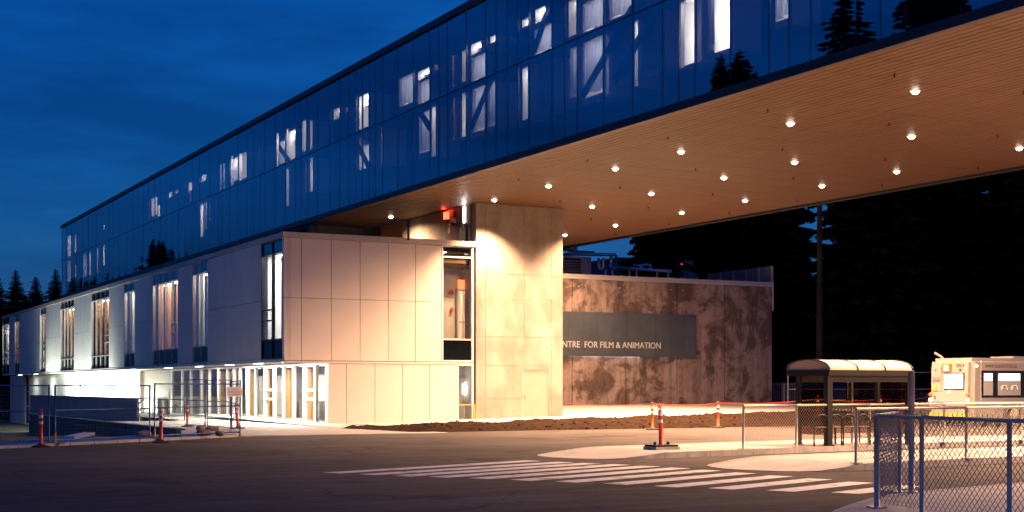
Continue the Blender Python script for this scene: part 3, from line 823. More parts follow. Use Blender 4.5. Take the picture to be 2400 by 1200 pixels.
def side_window(i, ya, yb, n):
    y0,y1=yb,ya
    m=MB(); X0,X1=WX+.02,WX+.20; f=.05
    m.box(X0,X1,y0,y0+f,zsb,zt); m.box(X0,X1,y1-f,y1,zsb,zt)
    for z in (zsb,zsp-.03,ztr-.03,zt-.06): m.box(X0,X1,y0+f,y1-f,z,z+.06)
    for k in range(1,n):
        y=y0+(y1-y0)*k/n
        m.box(X0+.01,X1-.01,y-.025,y+.025,zsb+.06,zt-.06)
    if i in (0,1,2,4,6,8):
        yk0,yk1 = (y0+f,y0+(y1-y0)/n) if i!=8 else (y0+(y1-y0)/n,y1-f)
        m.box(X0-.01,X1-.02,yk0,yk1,5.30,5.36); m.box(X0-.01,X1-.02,yk0,yk1,4.80,4.86)
    w=m.build('window', M['alu'] if i!=8 else M['mullion'], wing)
    for k in range(n):
        a=y0+(y1-y0)*k/n+.03; b=y0+(y1-y0)*(k+1)/n-.03
        MB().box(X0+.07,X0+.082,a,b,zsp+.03,ztr-.03).build('pane', M['glass_win'], w)
        MB().box(X0+.07,X0+.082,a,b,ztr+.03,zt-.06).build('transom_pane', M['glass_dark'] if i in (2,3,4) else M['glass_bar'], w)
        MB().box(X0+.07,X0+.10,a,b,zsb+.06,zsp-.03).build('spandrel_pane', M['glass_dark'], w)
    MB().box(WX-.02,WX+.06,y0-.02,y1+.02,zsb-.05,zsb).build('sill', M['coping'], w)
    # room behind with fir slats and a ceiling light
    D=2.6 if i<8 else 4.5
    R=MB(); X,X2=WX+.36,WX+D; e0=.3 if i<8 else -.0
    R.add([(X,y0-e0,zsp-.3),(X2,y0-e0,zsp-.3),(X2,y1+.3,zsp-.3),(X,y1+.3,zsp-.3),(X,y0-e0,ztr+.05),(X2,y0-e0,ztr+.05),(X2,y1+.3,ztr+.05),(X,y1+.3,ztr+.05)],
          [(0,1,2,3),(7,6,5,4),(1,0,4,5),(3,2,6,7),(2,1,5,6)])
    r=R.build('lit_room', M['wood'] if i in (1,2,3,4,6) else M['white_wall'], wing)
    MB().box(WX+.135,X,y0+.01,y1-.01,ztr-.02,zt-.02).build('header_board', M['dark'], r)
    MB().box(X+.4,X2-.1,y0-e0+.05,y1+e0-.05,ztr-.02,ztr).build('lamp_or_glow', M['lamp_white'], r)
    ns = {0:1,1:2,2:2,3:6,4:6,5:2,6:5,7:3,8:1}[i]
    for k in range(ns):
        yy=y0+(y1-y0)*(k+.5)/ns; sw=(y1-y0)/ns*(.26 if i!=8 else .12)
        ubox('wood_fin', M['wood'] if (k+i)%3 else M['white_wall'], r, X+.25+.3*(k%2), X+.75+.3*(k%2), yy-sw, yy+sw, zsp-.28, ztr-.06)
    return w
for i,(ya,yb,n) in enumerate(wins): side_window(i,ya,yb,n)
# coping, underside, base flashing
MB().box(WX-.06,31.0,WY-.07,WY+.45,ZC,ZR).box(WX-.055,WX+.45,WY+.451,Y_W1+.1,ZC,ZR-.002).build('coping', M['coping'], wing)
MB().box(WX+.4,31.0,WY+.4,Y_W1,ZC-.2,ZC+.02).build('roof', M['fascia'], wing)
MB().box(WX-.01,LXW+.2,WY+.25,Y_W1,ZB-.02,ZB+.09).build('soffit', M['white_metal'], wing)
MB().box(WX-.03,WX+.10,WY,Y_W1,ZB-.05,ZB-.021).build('base_flashing', M['alu'], wing)
MB().box(LXW+.9,30.0,Y_W1-.2,Y_W1,-2,ZC-.02).build('end_wall', M['panel_side'], wing)
for k in range(22):
    y=WY+3+k*4.0
    ubox('parapet_post', M['shelter'], wing, WX+.05, WX+.10, y-.03, y+.03, ZR-.01, ZR+.26)

# front facade
colU=[onY(p,WY)[0] for p in (666,706.5,776.5,844,910,974,1035)]
colL=[onY(p,WY)[0] for p in (770,812,879,944,1007,1072)]
MB().box(WX+.13,28.50,WY+.13,WY+.35,ZB-.1,ZC-.01).box(22.95,29.33,WY+.13,WY+.35,-.3,ZB-.11).build('wall', M['void'], wing)
for k in range(6):
    for z0,z1 in ((ZB+.005,ZJ),(ZJ,ZC-.004)):
        ubox('wall_panel', M['panel'], wing, colU[k]+.013, colU[k+1]-.013, WY, WY+.12, z0+.010, z1-.010)
for k in range(5):
    ubox('wall_panel', M['panel'], wing, colL[k]+.013, colL[k+1]-.013, WY+.004, WY+.12, -.25, ZB-.13)
MB().box(WX+.02,30.25,WY-.012,WY+.125,ZB-.11,ZB-.012).build('belt_flashing', M['panel'], wing)
MB().box(LXW,LXW+.12,WY+.13,WY+.5,-.2,ZB-.12).build('corner_post', M['panel'], wing)

def front_window(xa, xb, z0, z1, lower):
    m=MB(); Y0,Y1=WY+.0,WY+.2; f=.06
    m.box(xa,xa+f,Y0,Y1,z0,z1); m.box(xb-f*1.6,xb,Y0,Y1,z0,z1)
    zs=[z0,z1-.06]+([] if lower else [onY(1070,WY,797)[1],onY(1070,WY,604)[1]])
    for z in zs: m.box(xa+f,xb-f*1.6,Y0,Y1,z-.0,z+.06)
    w=m.build('window', M['white_metal'], wing)
    xa2,xb2=xa+f,xb-f*1.6
    if lower:
        MB().box(xa2,xb2,WY+.10,WY+.112,z0+.06,z1-.06).build('pane', M['glass_clear'], w)
    else:
        zs1=zs[2]; zt1=zs[3]
        MB().box(xa2,xb2,WY+.10,WY+.112,zs1+.06,zt1).build('pane', M['glass_clear'], w)
        MB().box(xa2,xb2,WY+.10,WY+.112,zt1+.06,z1-.06).build('transom_pane', M['glass_clear'], w)
        MB().box(xa2,xb2,WY+.10,WY+.13,z0+.06,zs1).build('spandrel_pane', M['glass_dark'], w)
    return w
xw0,xw1=onY(1036,WY)[0],onY(1110,WY)[0]
front_window(xw0,xw1,ZB+.03,ZC-.005,False)
xl0,xl1=onY(1072.5,WY)[0],xw1
front_window(xl0,xl1,-.1,ZB-.12,True)
# stair lobby behind the upper front window
def stair_room(x0,x1,y0,y1,z0,z1,wall,parent,lamp,ls=.4):
    m=MB().add([(x0,y0,z0),(x1,y0,z0),(x1,y1,z0),(x0,y1,z0),(x0,y0,z1),(x1,y0,z1),(x1,y1,z1),(x0,y1,z1)],
          [(0,1,2,3),(7,6,5,4),(3,2,6,7),(0,3,7,4),(2,1,5,6)])
    r=m.build('lit_room', wall, parent)
    cx,cy_=(x0+x1)/2,(y0+y1)/2
    MB().box(cx-ls,cx+ls,cy_-ls,cy_+ls,z1-.04,z1-.02).build('lamp_or_glow', lamp, r)
    return r
zfl=onY(1070,WY,797)[1]-.1
lob=stair_room(27.2,30.28,WY+.36,WY+1.15,zfl,ZC-.25,M['concrete'],wing,M['lamp_soft'],.28)
yb=WY+1.1
def dY(px,py,Y): return onY(px,Y,py)
xa,za=dY(1071,1,yb)[0],0
# door in the lobby
dx0,dx1=onY(1072,yb)[0],onY(1092,yb)[0]; dzt=onY(1085,yb,682)[1]
dr=MB().box(dx0,dx1,yb-.06,yb+.03,zfl,dzt).build('lobby_door', M['white_metal'], lob)
MB().box(dx0-.08,dx0,yb-.09,yb+.03,zfl,dzt+.08).box(dx1,dx1+.08,yb-.09,yb+.03,zfl,dzt+.08).box(dx0,dx1,yb-.09,yb+.03,dzt,dzt+.08).build('door_frame', M['alu'], lob)
MB().box(dx0+.08,dx1-.08,yb-.11,yb-.07,zfl+.98,zfl+1.05).build('push_bar', M['galv'], lob)
MB().box(27.25,30.2,WY+.4,WY+.6,onY(1070,WY+.5,628)[1],onY(1070,WY+.5,607)[1]).build('timber_beam', M['wood_dark'], lob)
# red alarm bell and pull station beside it
xb_,zb_=onY(1057,yb,684); t=MB().lathe((0,0,0),[(.10,0),(.10,.03),(.05,.07)],16)
t.v=[(xb_+a,yb-.02-c,zb_+b) for a,b,c in t.v]; t.build('alarm_bell', M['red_plastic'], lob)
xb_,zb_=onY(1058,yb,726); MB().box(xb_-.07,xb_+.07,yb-.08,yb-.01,zb_-.09,zb_+.09).build('pull_station', M['red_plastic'], lob)
xb_,zb_=onY(1080,yb,667); MB().box(xb_-.16,xb_+.16,yb-.10,yb-.01,zb_-.22,zb_+.22).build('exit_sign', M['exit'], lob)
# lower vestibule
low=stair_room(28.2,30.28,WY+.36,WY+1.15,.0,ZB-.2,M['white_wall'],wing,M['lamp_soft'],.28)
yb=WY+1.1; dx0,dx1=onY(1078,yb)[0],onY(1092,yb)[0]
MB().box(dx0,dx1,yb-.06,yb+.03,0,2.2).build('vestibule_door', M['white_wall'], low)
MB().box(dx0-.1,dx0,yb-.1,yb+.03,0,2.3).box(dx1,dx1+.1,yb-.1,yb+.03,0,2.3).box(dx0,dx1,yb-.1,yb+.03,2.2,2.3).build('door_frame', M['alu'], low)
MB().box(dx0+.08,dx1-.08,yb-.12,yb-.07,.98,1.06).build('push_bar', M['galv'], low)
MB().box(dx0+.15,dx0+.23,yb-.08,yb-.062,1.4,1.9).build('door_lite', M['lamp_white'], low)

# ------------------------------------------------------------------ entrance glazing on the ground floor
yE0=WY+.5; yE1=onX(400,LXW)[0]
def ey(px,X=LXW): return onX(px,X)[0]
glz=MB()
zG=ZB-.06
fr=MB()
for a,b in ((577,580),(597,598.5),(618,622),(640,643),(662,665),(685,688),(710,714),(736,740),(763,769),(560,562),(545,548),(530,532),(510,512),(488,490),(468,471),(445,447),(425,427),(400,404)):
    fr.box(LXW-.01,LXW+.14,ey(b),ey(a),.0,zG)
for a,b in ((618,640),(710,736)):
    for py in (914,935):
        z=onX((a+b)/2,LXW,py)[1]; fr.box(LXW-.03,LXW+.12,ey(b),ey(a),z-.05,z+.05)
fr.box(LXW-.005,LXW+.13,yE0,yE1,zG-.1,zG).box(LXW-.005,LXW+.13,yE0,yE1,.0,.08)
ent=fr.build('entrance_glazing', M['white_metal'], wing)
edges_=[ey(p) for p in (769,740,714,688,665,643,622,598,580,562,548,532,512,490,471,447,427,404)]
for a,b in zip(edges_[:-1],edges_[1:]):
    MB().box(LXW+.05,LXW+.062,a+.01,b-.01,.09,zG-.11).build('pane', M['glass_clear'], ent)
# lobby behind: floor, ceiling, back wall, fir and white posts
X0,X1=LXW+.16,LXW+5.2
lobby=MB().add([(X0,yE0,.004),(X1,yE0,.004),(X1,yE1,.004),(X0,yE1,.004),(X0,yE0,zG),(X1,yE0,zG),(X1,yE1,zG),(X0,yE1,zG)],
      [(0,1,2,3),(7,6,5,4),(1,0,4,5),(3,2,6,7),(2,1,5,6)]).build('entrance_lobby', M['white_wall'], wing)
for k in range(7):
    y=yE0+1.5+k*3.2
    if y>yE1: break
    MB().box(X0+.5,X0+1.1,y-.5,y+.5,zG-.03,zG-.015).build('ceiling_light', M['lamp_white'], lobby)
    MB().box(X0+2.6,X0+3.2,y-.5,y+.5,zG-.03,zG-.015).build('ceiling_light', M['lamp_soft'], lobby)
for a,b in ((586,597),(629,639),(674,685),(723,735),(478,486),(513,520),(545,553)):
    ubox('timber_post', M['wood'], lobby, LXW+.75, LXW+1.05, ey(b,LXW+.9), ey(a,LXW+.9), .01, zG-.25)
for a,b in ((606,616),(650,661),(695,709),(745,762),(494,502),(528,536),(455,465)):
    ubox('grey_screen', M['grey_wall'] if a in (695,494,528,455) else M['white_wall'], lobby, LXW+2.2, LXW+2.3, ey(b,LXW+2.2), ey(a,LXW+2.2), .01, zG-.5)
MB().box(LXW+1.2,LXW+1.7,ey(768,LXW+1.4),ey(757,LXW+1.4),.0,1.05).build('reception_box', M['grey_wall'], lobby)
for px,py in ((700,934),(757,945)):
    y,z=onX(px,LXW+1.3,py)
ubox('copier', M['grey_wall'], lobby, LXW+1.3, LXW+1.9, ey(710,LXW+1.5), ey(697,LXW+1.5), .0, 1.0)
# brown sided recess left of the doors
yR0,yR1=ey(399),ey(328)
rec=MB().box(LXW+.30,LXW+.45,yR0,yR1,-.02,ZB-.03).build('siding_wall', M['void'], wing)
k=0; z=.02
while z<ZB-.1:
    ubox('siding_board', M['wood_dark'], rec, LXW+.22, LXW+.30, yR0+.01, yR1-.01, z, min(z+.155,ZB-.06)); z+=.165
MB().box(LXW-.02,LXW+.5,yR1,yR1+.45,-.02,ZB-.03).build('corner_pier', M['white_metal'], wing)

# ground floor wall further on, pale panels and three slots
yS0=yR1+.45
wpx=[(186,190),(49,67),(24,29.5)]
cuts=sorted([(ey(b),ey(a)) for a,b in wpx])
pos=yS0; segs=[]
for a,b in cuts: segs.append((pos,a)); pos=b
segs.append((pos,Y_W1))
for y0,y1 in segs:
    MB().box(LXW+.12,LXW+.3,y0,y1,-2.2,ZB-.03).build('wall', M['dark'], wing)
    n=max(1,round((y1-y0)/1.5)); w=(y1-y0)/n
    for k in range(n):
        ubox('wall_panel', M['panel_side'], wing, LXW, LXW+.11, y0+k*w+.006, y0+(k+1)*w-.006, -2.0, ZB-.025)
for y0,y1 in cuts:
    m=MB().box(LXW+.02,LXW+.14,y0,y0+.08,-1.9,ZB-.1).box(LXW+.02,LXW+.14,y1-.08,y1,-1.9,ZB-.1)
    for z in (-1.9,-.2,1.3,ZB-.18): m.box(LXW+.02,LXW+.14,y0+.08,y1-.08,z,z+.07)
    w=m.build('window', M['alu'], wing)
    MB().box(LXW+.10,LXW+.12,y0+.08,y1-.08,-1.85,ZB-.12).build('pane', M['glass_dark'], w)
MB().box(LXW-.08,LXW+.0,yS0+30,Y_W1,-2.2,-1.86).build('plinth', M['white_metal'], wing)
# lamps recessed in the underside of the upper storey
def strip_lamp(y, length, power, x=21.75, col=(.93,1.0,.90)):
    t=thing('overhang_light',(x,y,ZB-.02),None,None)
    MB().box(x-.07,x+.07,y-length/2,y+length/2,ZB-.045,ZB-.022).build('lens', M['lamp_cool'], t)
    l=bpy.data.lights.new('lamp','AREA'); l.shape='RECTANGLE'; l.size=.12; l.size_y=length; l.energy=power; l.color=col
    o=bpy.data.objects.new('lamp',l); link(o,t,(x,y,ZB-.06))
    return t
for i,(y,len_,pw) in enumerate(((142,1.6,120),(133,1.6,200),(124,1.6,300),(113,1.6,300),(103,1.6,300),(95,1.6,250),(87,1.4,40),(80,1.2,260),(74,1.2,800),(69,1.2,900),(64.5,1.2,900))):
    t=strip_lamp(y,len_,pw, x=21.35 if y>88 else 21.75, col=(.93,1.0,.90) if y>88 else (1.0,.88,.70))
    o_=['farthest','second farthest','third farthest','fourth farthest','fifth farthest','sixth farthest','fifth','fourth','third','second','first'][i]
    tag(t,('%s bright white lamp under the wing\'s overhang above the pale lower wall'%o_) if y>88 else ('%s warm lamp from the panelled corner under the overhang outside the entrance'%o_),'light','lamps under the overhang')

# floodlights on the court behind the guard wall, turned up at the pale wall
for k,(y,pw) in enumerate(((99.5,3200),(102.4,3200),(105.4,3600),(109.6,3600),(113.8,3600),(118,3800),(122,5200))):
    fx,fz=19.75,.35
    zb0=-1.95 if y>96 else .01
    t=thing('flood_light',(fx,y,zb0),'%s floodlight behind the grey guard wall shining up at the wing'%['nearest','second','third','fourth','fifth','sixth','farthest'][k],'floodlight','floodlights behind the guard wall')
    MB().box(fx-.12,fx+.10,y-.22,y+.22,fz-.16,fz+.16).build('housing', M['mullion'], t, bevel=.02)
    MB().box(fx+.102,fx+.115,y-.19,y+.19,fz-.13,fz+.13).build('lens', M['lamp_cool'], t)
    MB().tube([(fx,y,zb0),(fx,y,fz-.16)],.035,8).build('stand', M['mullion'], t)
    MB().box(fx-.25,fx+.25,y-.25,y+.25,zb0,zb0+.05).build('base', M['mullion'], t)
    lamp_spot('lamp',(fx+.16,y,fz+.02),pw,(.94,1.0,.86),165,.5,.12,t,rot=(0,math.radians(-118),0))
# terrace rail and the set-back walls between roof and soffit
P=[]
for px,py in ((745,524),(845,538),(957,517)):
    r=ray(px,py); t=(9.35-CAM_H)/r[2]; P.append(Vector((r[0]*t,r[1]*t,9.35)))
rail=thing('terrace_rail',tuple(P[0]-Vector((0,0,.6))),'dark metal guard rail on the pale wing\'s roof under the soffit','railing')
for p in P: MB().tube([(p.x,p.y,ZR-.3),(p.x,p.y,p.z+.02)],.06,8).build('post', M['mullion'], rail)
far=Vector((P[0].x,P[0].y+9,9.35))
for a,b in ((far,P[0]),(P[0],P[1]),(P[1],P[2])):
    MB().tube([a,b],.045,8).build('rail', M['mullion'], rail)
MB().box(26.3,30.3,74.0,74.3,ZR-.3,SOF-.55).build('terrace_wall', M['panel'], wing)
MB().box(26.2,30.3,73.8,74.35,SOF-.55,SOF-.03).build('terrace_header', M['fascia'], wing)
# ================================================================== concrete stair tower
TX0,TX1,TY=30.33,35.14,61.82
tower=thing('concrete_tower',(32.7,63,0),'tall pale concrete stair tower carrying the soffit beside the wing','tower')
MB().box(TX0+.03,TX1-.02,TY+.10,TY+9.0,-.3,SOF+.06).build('core', M['concrete_dark'], tower)
cols=[onY(p,TY)[0] for p in (1113,1138,1229,1293,1317)]; cols[0]=TX0; cols[-1]=TX1
def zc(py): return onY(1215,TY,py)[1]
rowz=[-.3,zc(934),zc(857),zc(790),zc(644),zc(504),SOF-.012]
dX0,dX1=onY(1225.5,TY)[0],onY(1285.5,TY)[0]; dZ=onY(1255,TY,866)[1]; dZ0=fc_z(33.6,TY)
for j in range(6):
    for i in range(4):
        x0,x1,z0,z1=cols[i],cols[i+1],rowz[j],rowz[j+1]
        pieces=[(x0,x1,z0,z1)]
        # leave the door opening free
        def cut(q):
            a,b,c,d_=q
            if b<=dX0 or a>=dX1 or c>=dZ: return [q]
            o=[]
            if a<dX0: o.append((a,dX0,c,d_))
            if b>dX1: o.append((dX1,b,c,d_))
            if d_>dZ: o.append((max(a,dX0),min(b,dX1),max(c,dZ),d_))
            return o
        pieces=[p for q in pieces for p in cut(q)]
        for a,b,c,d_ in pieces:
            if b-a<.02 or d_-c<.02: continue
            ubox('concrete_panel', M['concrete'], tower, a+.006, b-.006, TY+rng.uniform(-.004,.004), TY+.098, c+.005, d_-.005)
# side and edge skins
MB().box(TX0,TX0+.028,TY+.1,TY+9.0,-.3,SOF-.012).build('side_wall', M['concrete_dark'], tower)
MB().box(TX1-.018,TX1,TY+.1,TY+9.0,-.3,SOF-.012).build('side_wall', M['concrete'], tower)
# tie holes
for px in (1203,1228,1292):
    for py in (534,618,700,760,820,904,962):
        x,z=onY(px,TY,py)
        if dX0-.1<x<dX1+.1 and z<dZ+.1: continue
        m=MB().lathe((0,0,0),[(.045,0),(.045,.02),(.03,.028)],10); m.v=[(x+a,TY-.002-c,z+b) for a,b,c in m.v]
        m.build('tie_plug', M['tie'], tower)
# steel door
door=MB().box(dX0+.05,dX1-.05,TY+.05,TY+.09,dZ0-.05,dZ-.05).build('door', M['door'], tower)
MB().box(dX0+.002,dX0+.05,TY+.02,TY+.099,dZ0-.05,dZ-.002).box(dX1-.05,dX1-.002,TY+.02,TY+.099,dZ0-.05,dZ-.002).box(dX0+.05,dX1-.05,TY+.02,TY+.099,dZ-.05,dZ-.002).build('frame', M['coping'], door)
MB().box(dX0+.10,dX0+.19,TY-.03,TY+.05,dZ0+1.02,dZ0+1.08).build('handle', M['galv'], door)
for z in (dZ0+.3,dZ0+1.2,dZ0+2.0): MB().box(dX1-.062,dX1-.04,TY+.02,TY+.045,z,z+.14).build('hinge', M['galv'], door)
# upper terrace door on the tower's side
def tY(px,py): return onX(px,TX0,py)
ya=tY(1079,500)[0]; yb=tY(1105,500)[0]
td=MB().box(TX0-.05,TX0-.001,yb,ya,ZR-.2,SOF-.1).build('terrace_door', M['shelter'], tower)
y,z=tY(1090.5,505); MB().box(TX0-.075,TX0-.052,y-.10,y+.10,z-.35,z+.42).build('door_lite', M['lamp_white'], td)
MB().tube([(TX0-.12,y+.02,ZR-.1),(TX0-.12,y+.02,z-.45)],.03,6).build('standpipe', M['galv'], td)
# fittings on the side wall
y,z=tY(1050,506); ex=thing('exit_sign',(TX0,y,z),'glowing red exit sign on the tower wall under the soffit','exit sign')
MB().box(TX0-.16,TX0-.02,y-.17,y+.17,z-.20,z+.20).build('housing', M['red_plastic'], ex)
MB().box(TX0-.18,TX0-.161,y-.15,y+.15,z-.18,z+.18).box(TX0-.15,TX0-.03,y-.19,y-.171,z-.18,z+.18).build('lit_face', M['exit'], ex)
l=bpy.data.lights.new('lamp','POINT'); l.energy=22; l.color=(1,.05,.03); l.shadow_soft_size=.1
link(bpy.data.objects.new('lamp',l),ex,(TX0-.3,y-.1,z+.25))
y,z=tY(1066,503); be=thing('alarm_bell',(TX0,y,z),'round red alarm bell beside the exit sign','alarm')
m=MB().lathe((0,0,0),[(.16,0),(.16,.05),(.09,.10)],16); m.v=[(TX0-c,y+a,z+b) for a,b,c in m.v]; m.build('gong', M['red_plastic'], be)
MB().tube([(TX0-.03,y,z),(TX0-.03,tY(1055,506)[0],z-.02)],.015,6).build('conduit', M['galv'], be)
y,z=tY(1067,522); ca=thing('security_camera',(TX0,y,z),'small domed security camera on the tower wall below the alarm bell','camera')
MB().box(TX0-.10,TX0-.001,y-.09,y+.09,z-.02,z+.20).build('bracket', M['white_metal'], ca)
m=MB().lathe((TX0-.12,y,z-.18),[(.03,0),(.09,.06),(.11,.14),(.11,.17)],14); m.build('dome', M['mullion'], ca, smooth=True)
y,z=tY(1053,536); no=thing('wall_notice',(TX0,y,z),'small pale notice plate on the tower wall below the exit sign','notice')
MB().box(TX0-.02,TX0-.001,y-.12,y+.12,z-.25,z+.25).build('plate', M['sign_white'], no)
MB().box(TX0-.024,TX0-.0205,y-.09,y+.09,z+.05,z+.16).build('print', M['guard'], no)
# yellow hose bib post by the lower corner
cbp=thing('caution_post',(30.2,61.5,0),'short yellow post with caution tape at the tower foot','post')
x,z=onY(1112,61.7,948); MB().tube([(x,61.72,fc_z(30,61.7)-.05),(x,61.72,z)],.055,8).build('post', M['yellow'], cbp)
MB().box(29.36,x,61.70,61.712,z-.03,z+.01).build('tape', M['yellow'], cbp)

# ================================================================== concrete annex with the sign
AY=76.7; AX1=onY(1810,AY)[0]; AX0=35.2
annex=thing('concrete_annex',(48,78,0.6),'long low weathered concrete building behind the tower','building')
AZ=onY(1316,AY,641)[1]
MB().box(AX0,AX1-.03,AY+.12,AY+22,-.2,AZ-.3).build('core', M['concrete_dark'], annex)
jp=[AX0]+[onY(p,AY)[0] for p in (1341,1467,1587,1698)]+[AX1]
for a,b in zip(jp[:-1],jp[1:]):
    ubox('wall_slab', M['stained'], annex, a+.032, b-.032, AY+rng.uniform(0,.015), AY+.118, .1, AZ-.30)
    for q in (.12,.88):
        x=a+(b-a)*q
        if b-a>3:
            m=MB().lathe((0,0,0),[(.05,0),(.05,.015)],8); m.v=[(x+p,AY-.0-r,AZ-.75+s) for p,s,r in m.v]; m.build('tie_plug', M['tie'], annex)
MB().box(AX0,AX1+.06,AY-.07,AY+.5,AZ-.30,AZ).build('coping', M['coping'], annex)
MB().box(AX0,AX1+.05,AY+.5,AY+22,AZ-.31,AZ-.2).build('roof', M['unit_blue'], annex)
MB().box(AX1-.03,AX1+.0,AY+.12,AY+22,-.2,AZ-.31).build('end_wall', M['stained'], annex)
MB().tube([(AX1+.04,AY-.03,AZ-.1),(AX1+.04,AY-.03,AZ-1.9)],.05,8).build('downpipe', M['coping'], annex)
# sign board
SY=AY-.10; sx1=onY(1631,SY)[0]; szt=onY(1480,SY,734)[1]; szb=onY(1480,SY,836)[1]
sign=thing('building_sign',(44,SY,szb),'wide grey metal sign reading centre for film and animation on the annex wall','sign')
pxs=[1230,1264,1298,1332,1366,1401,1435,1470,1502,1536,1570,1602,1631]
sxs=[onY(p,SY)[0] for p in pxs]
MB().box(sxs[0]+.1,sxs[-1]-.1,SY+.03,AY-.001,szb+.1,szt-.1).build('backing_frame', M['fascia'], sign)
for a,b in zip(sxs[:-1],sxs[1:]):
    p=MB().box(a+.006,b-.006,SY,SY+.028,szb,szt).build('sign_panel', M['sign_grey'], sign)
    for zz in (szb+.09,szb+(szt-szb)*.52,szt-.09):
        for xx in (a+.10,b-.10):
            m=MB().lathe((0,0,0),[(.018,0),(.012,.012)],6); m.v=[(xx+q,SY-.001-r,zz+s) for q,s,r in m.v]; m.build('bolt', M['mullion'], p)
x0=onY(1318,SY)[0]; x1=onY(1548,SY)[0]; ztx=onY(1430,SY,815.5)[1]; hgt=onY(1430,SY,801)[1]-ztx
full=text_mesh('CENTRE  FOR FILM & ANIMATION',1.0); part=text_mesh('NTRE  FOR FILM & ANIMATION',1.0)
def wid(me): xs=[v.co.x for v in me.vertices]; return max(xs)-min(xs)
k=(x1-x0)/wid(part); wfull=wid(full)*k
lo=lettering('sign_lettering','CENTRE  FOR FILM & ANIMATION',M['letter'],sign,(x1-wfull,SY-.004,ztx),(1,0,0),(0,0,1),width=wfull,height=hgt,depth=.03)
# one object per letter
bmL=bmesh.new(); bmL.from_mesh(lo.data); bmL.verts.ensure_lookup_table(); seen=set(); isl=[]
for v in bmL.verts:
    if v.index in seen: continue
    st=[v]; grp=[]; seen.add(v.index)
    while st:
        q=st.pop(); grp.append(q)
        for e in q.link_edges:
            o2=e.other_vert(q)
            if o2.index not in seen: seen.add(o2.index); st.append(o2)
    isl.append(grp)
for grp in isl:
    ids={v.index:k for k,v in enumerate(grp)}; fs=[]
    for f_ in bmL.faces:
        if f_.verts[0].index in ids: fs.append([ids[v.index] for v in f_.verts])
    mm=bpy.data.meshes.new('letter'); mm.from_pydata([tuple(v.co) for v in grp],[],fs); mm.materials.append(M['letter'])
    link(bpy.data.objects.new('letter',mm),sign,ORG[lo])
bmL.free(); bpy.data.objects.remove(lo)
MB().box(sxs[2],sxs[-2],SY+.04,AY-.03,szb+.06,szb+.085).build('led_strip', M['lamp_led'], sign)
l=bpy.data.lights.new('lamp','AREA'); l.shape='RECTANGLE'; l.size=5.2; l.size_y=.06; l.energy=14; l.color=(.80,.84,1.0)
link(bpy.data.objects.new('lamp',l),sign,((sxs[2]+sxs[9])/2,SY+.062,szb+.05))

# ------------------------------------------------------------------ rooftop plant
RZ=AZ-.2
def roofbox(name,label,cat,px0,px1,pyt,Y,depth,material):
    xa,_=onY(px0,Y); xb,_=onY(px1,Y); zt=onY((px0+px1)/2,Y,pyt)[1]
    t=thing(name,((xa+xb)/2,Y,RZ),label,cat)
    MB().box(xa,xb,Y,Y+depth,RZ,zt).build('casing', material, t, bevel=.03)
    return t,xa,xb,zt
t,xa,xb,zt_=roofbox('air_handler','beige rooftop air handler with a louvred intake beside the tower','air handler',1290,1386,600,82,4,M['unit'])
lx0,lx1=onY(1322,82)[0],onY(1361,82)[0]
MB().box(lx0,lx1,81.97,82.02,RZ+.3,zt_-.15).build('intake', M['void'], t)
z=RZ+.35
while z<zt_-.2:
    MB().obox(((lx0+lx1)/2,81.93,z),((lx1-lx0)/2,0,0),(0,.06,-.05),(0,.01,.012)).build('louvre_slat', M['unit'], t); z+=.17
t,xa,xb,zt_=roofbox('chiller_unit','long grey rooftop chiller with two red indicator lamps','chiller',1450,1626,607,86,5,M['unit_blue'])
for px,py in ((1482,615),(1598,621)):
    x,z=onY(px,86,py); m=MB().lathe((0,0,0),[(.09,0),(.08,.05)],10); m.v=[(x+a,86-.0-c,z+b) for a,b,c in m.v]; m.build('indicator_lamp', M['lamp_red'], t)
for px in (1466,1545):
    x,_=onY(px,86); z=zt_-.9; MB().box(x-.5,x+.5,85.96,85.99,z-.7,z+.5).build('access_door', M['unit'], t)
for px in (1500,1560,1610):
    x,_=onY(px,86); MB().box(x-.02,x+.02,85.97,85.995,RZ+.1,zt_-.1).build('casing_seam', M['mullion'], t)
t=thing('duct_elbow',(onY(1640,86)[0],86,RZ),'rounded grey duct elbow at the end of the rooftop chiller','duct')
xe0,xe1=onY(1626,86)[0]+.05,onY(1650,86)[0]; q=[]
n=10
m=MB()
for k in range(n+1):
    a=math.pi/2*k/n
    for yy in (86.3,88.5): m.v.append((xe0+(xe1-xe0)*math.sin(a),yy,RZ+1.6*math.cos(a)+.02))
m.f=[(2*k,2*k+2,2*k+3,2*k+1) for k in range(n)]
b0=len(m.v); m.v += [(xe0,86.3,RZ),(xe0,88.5,RZ)]
m.f += [tuple([2*k for k in range(n+1)]+[b0]), tuple([2*k+1 for k in reversed(range(n+1))]+[b0+1])]
m.build('elbow', M['unit_blue'], t, smooth=False)
MB().box(xe0-.04,xe0+.02,86.2,88.6,RZ+.02,RZ+1.68).build('flange', M['galv'], t)
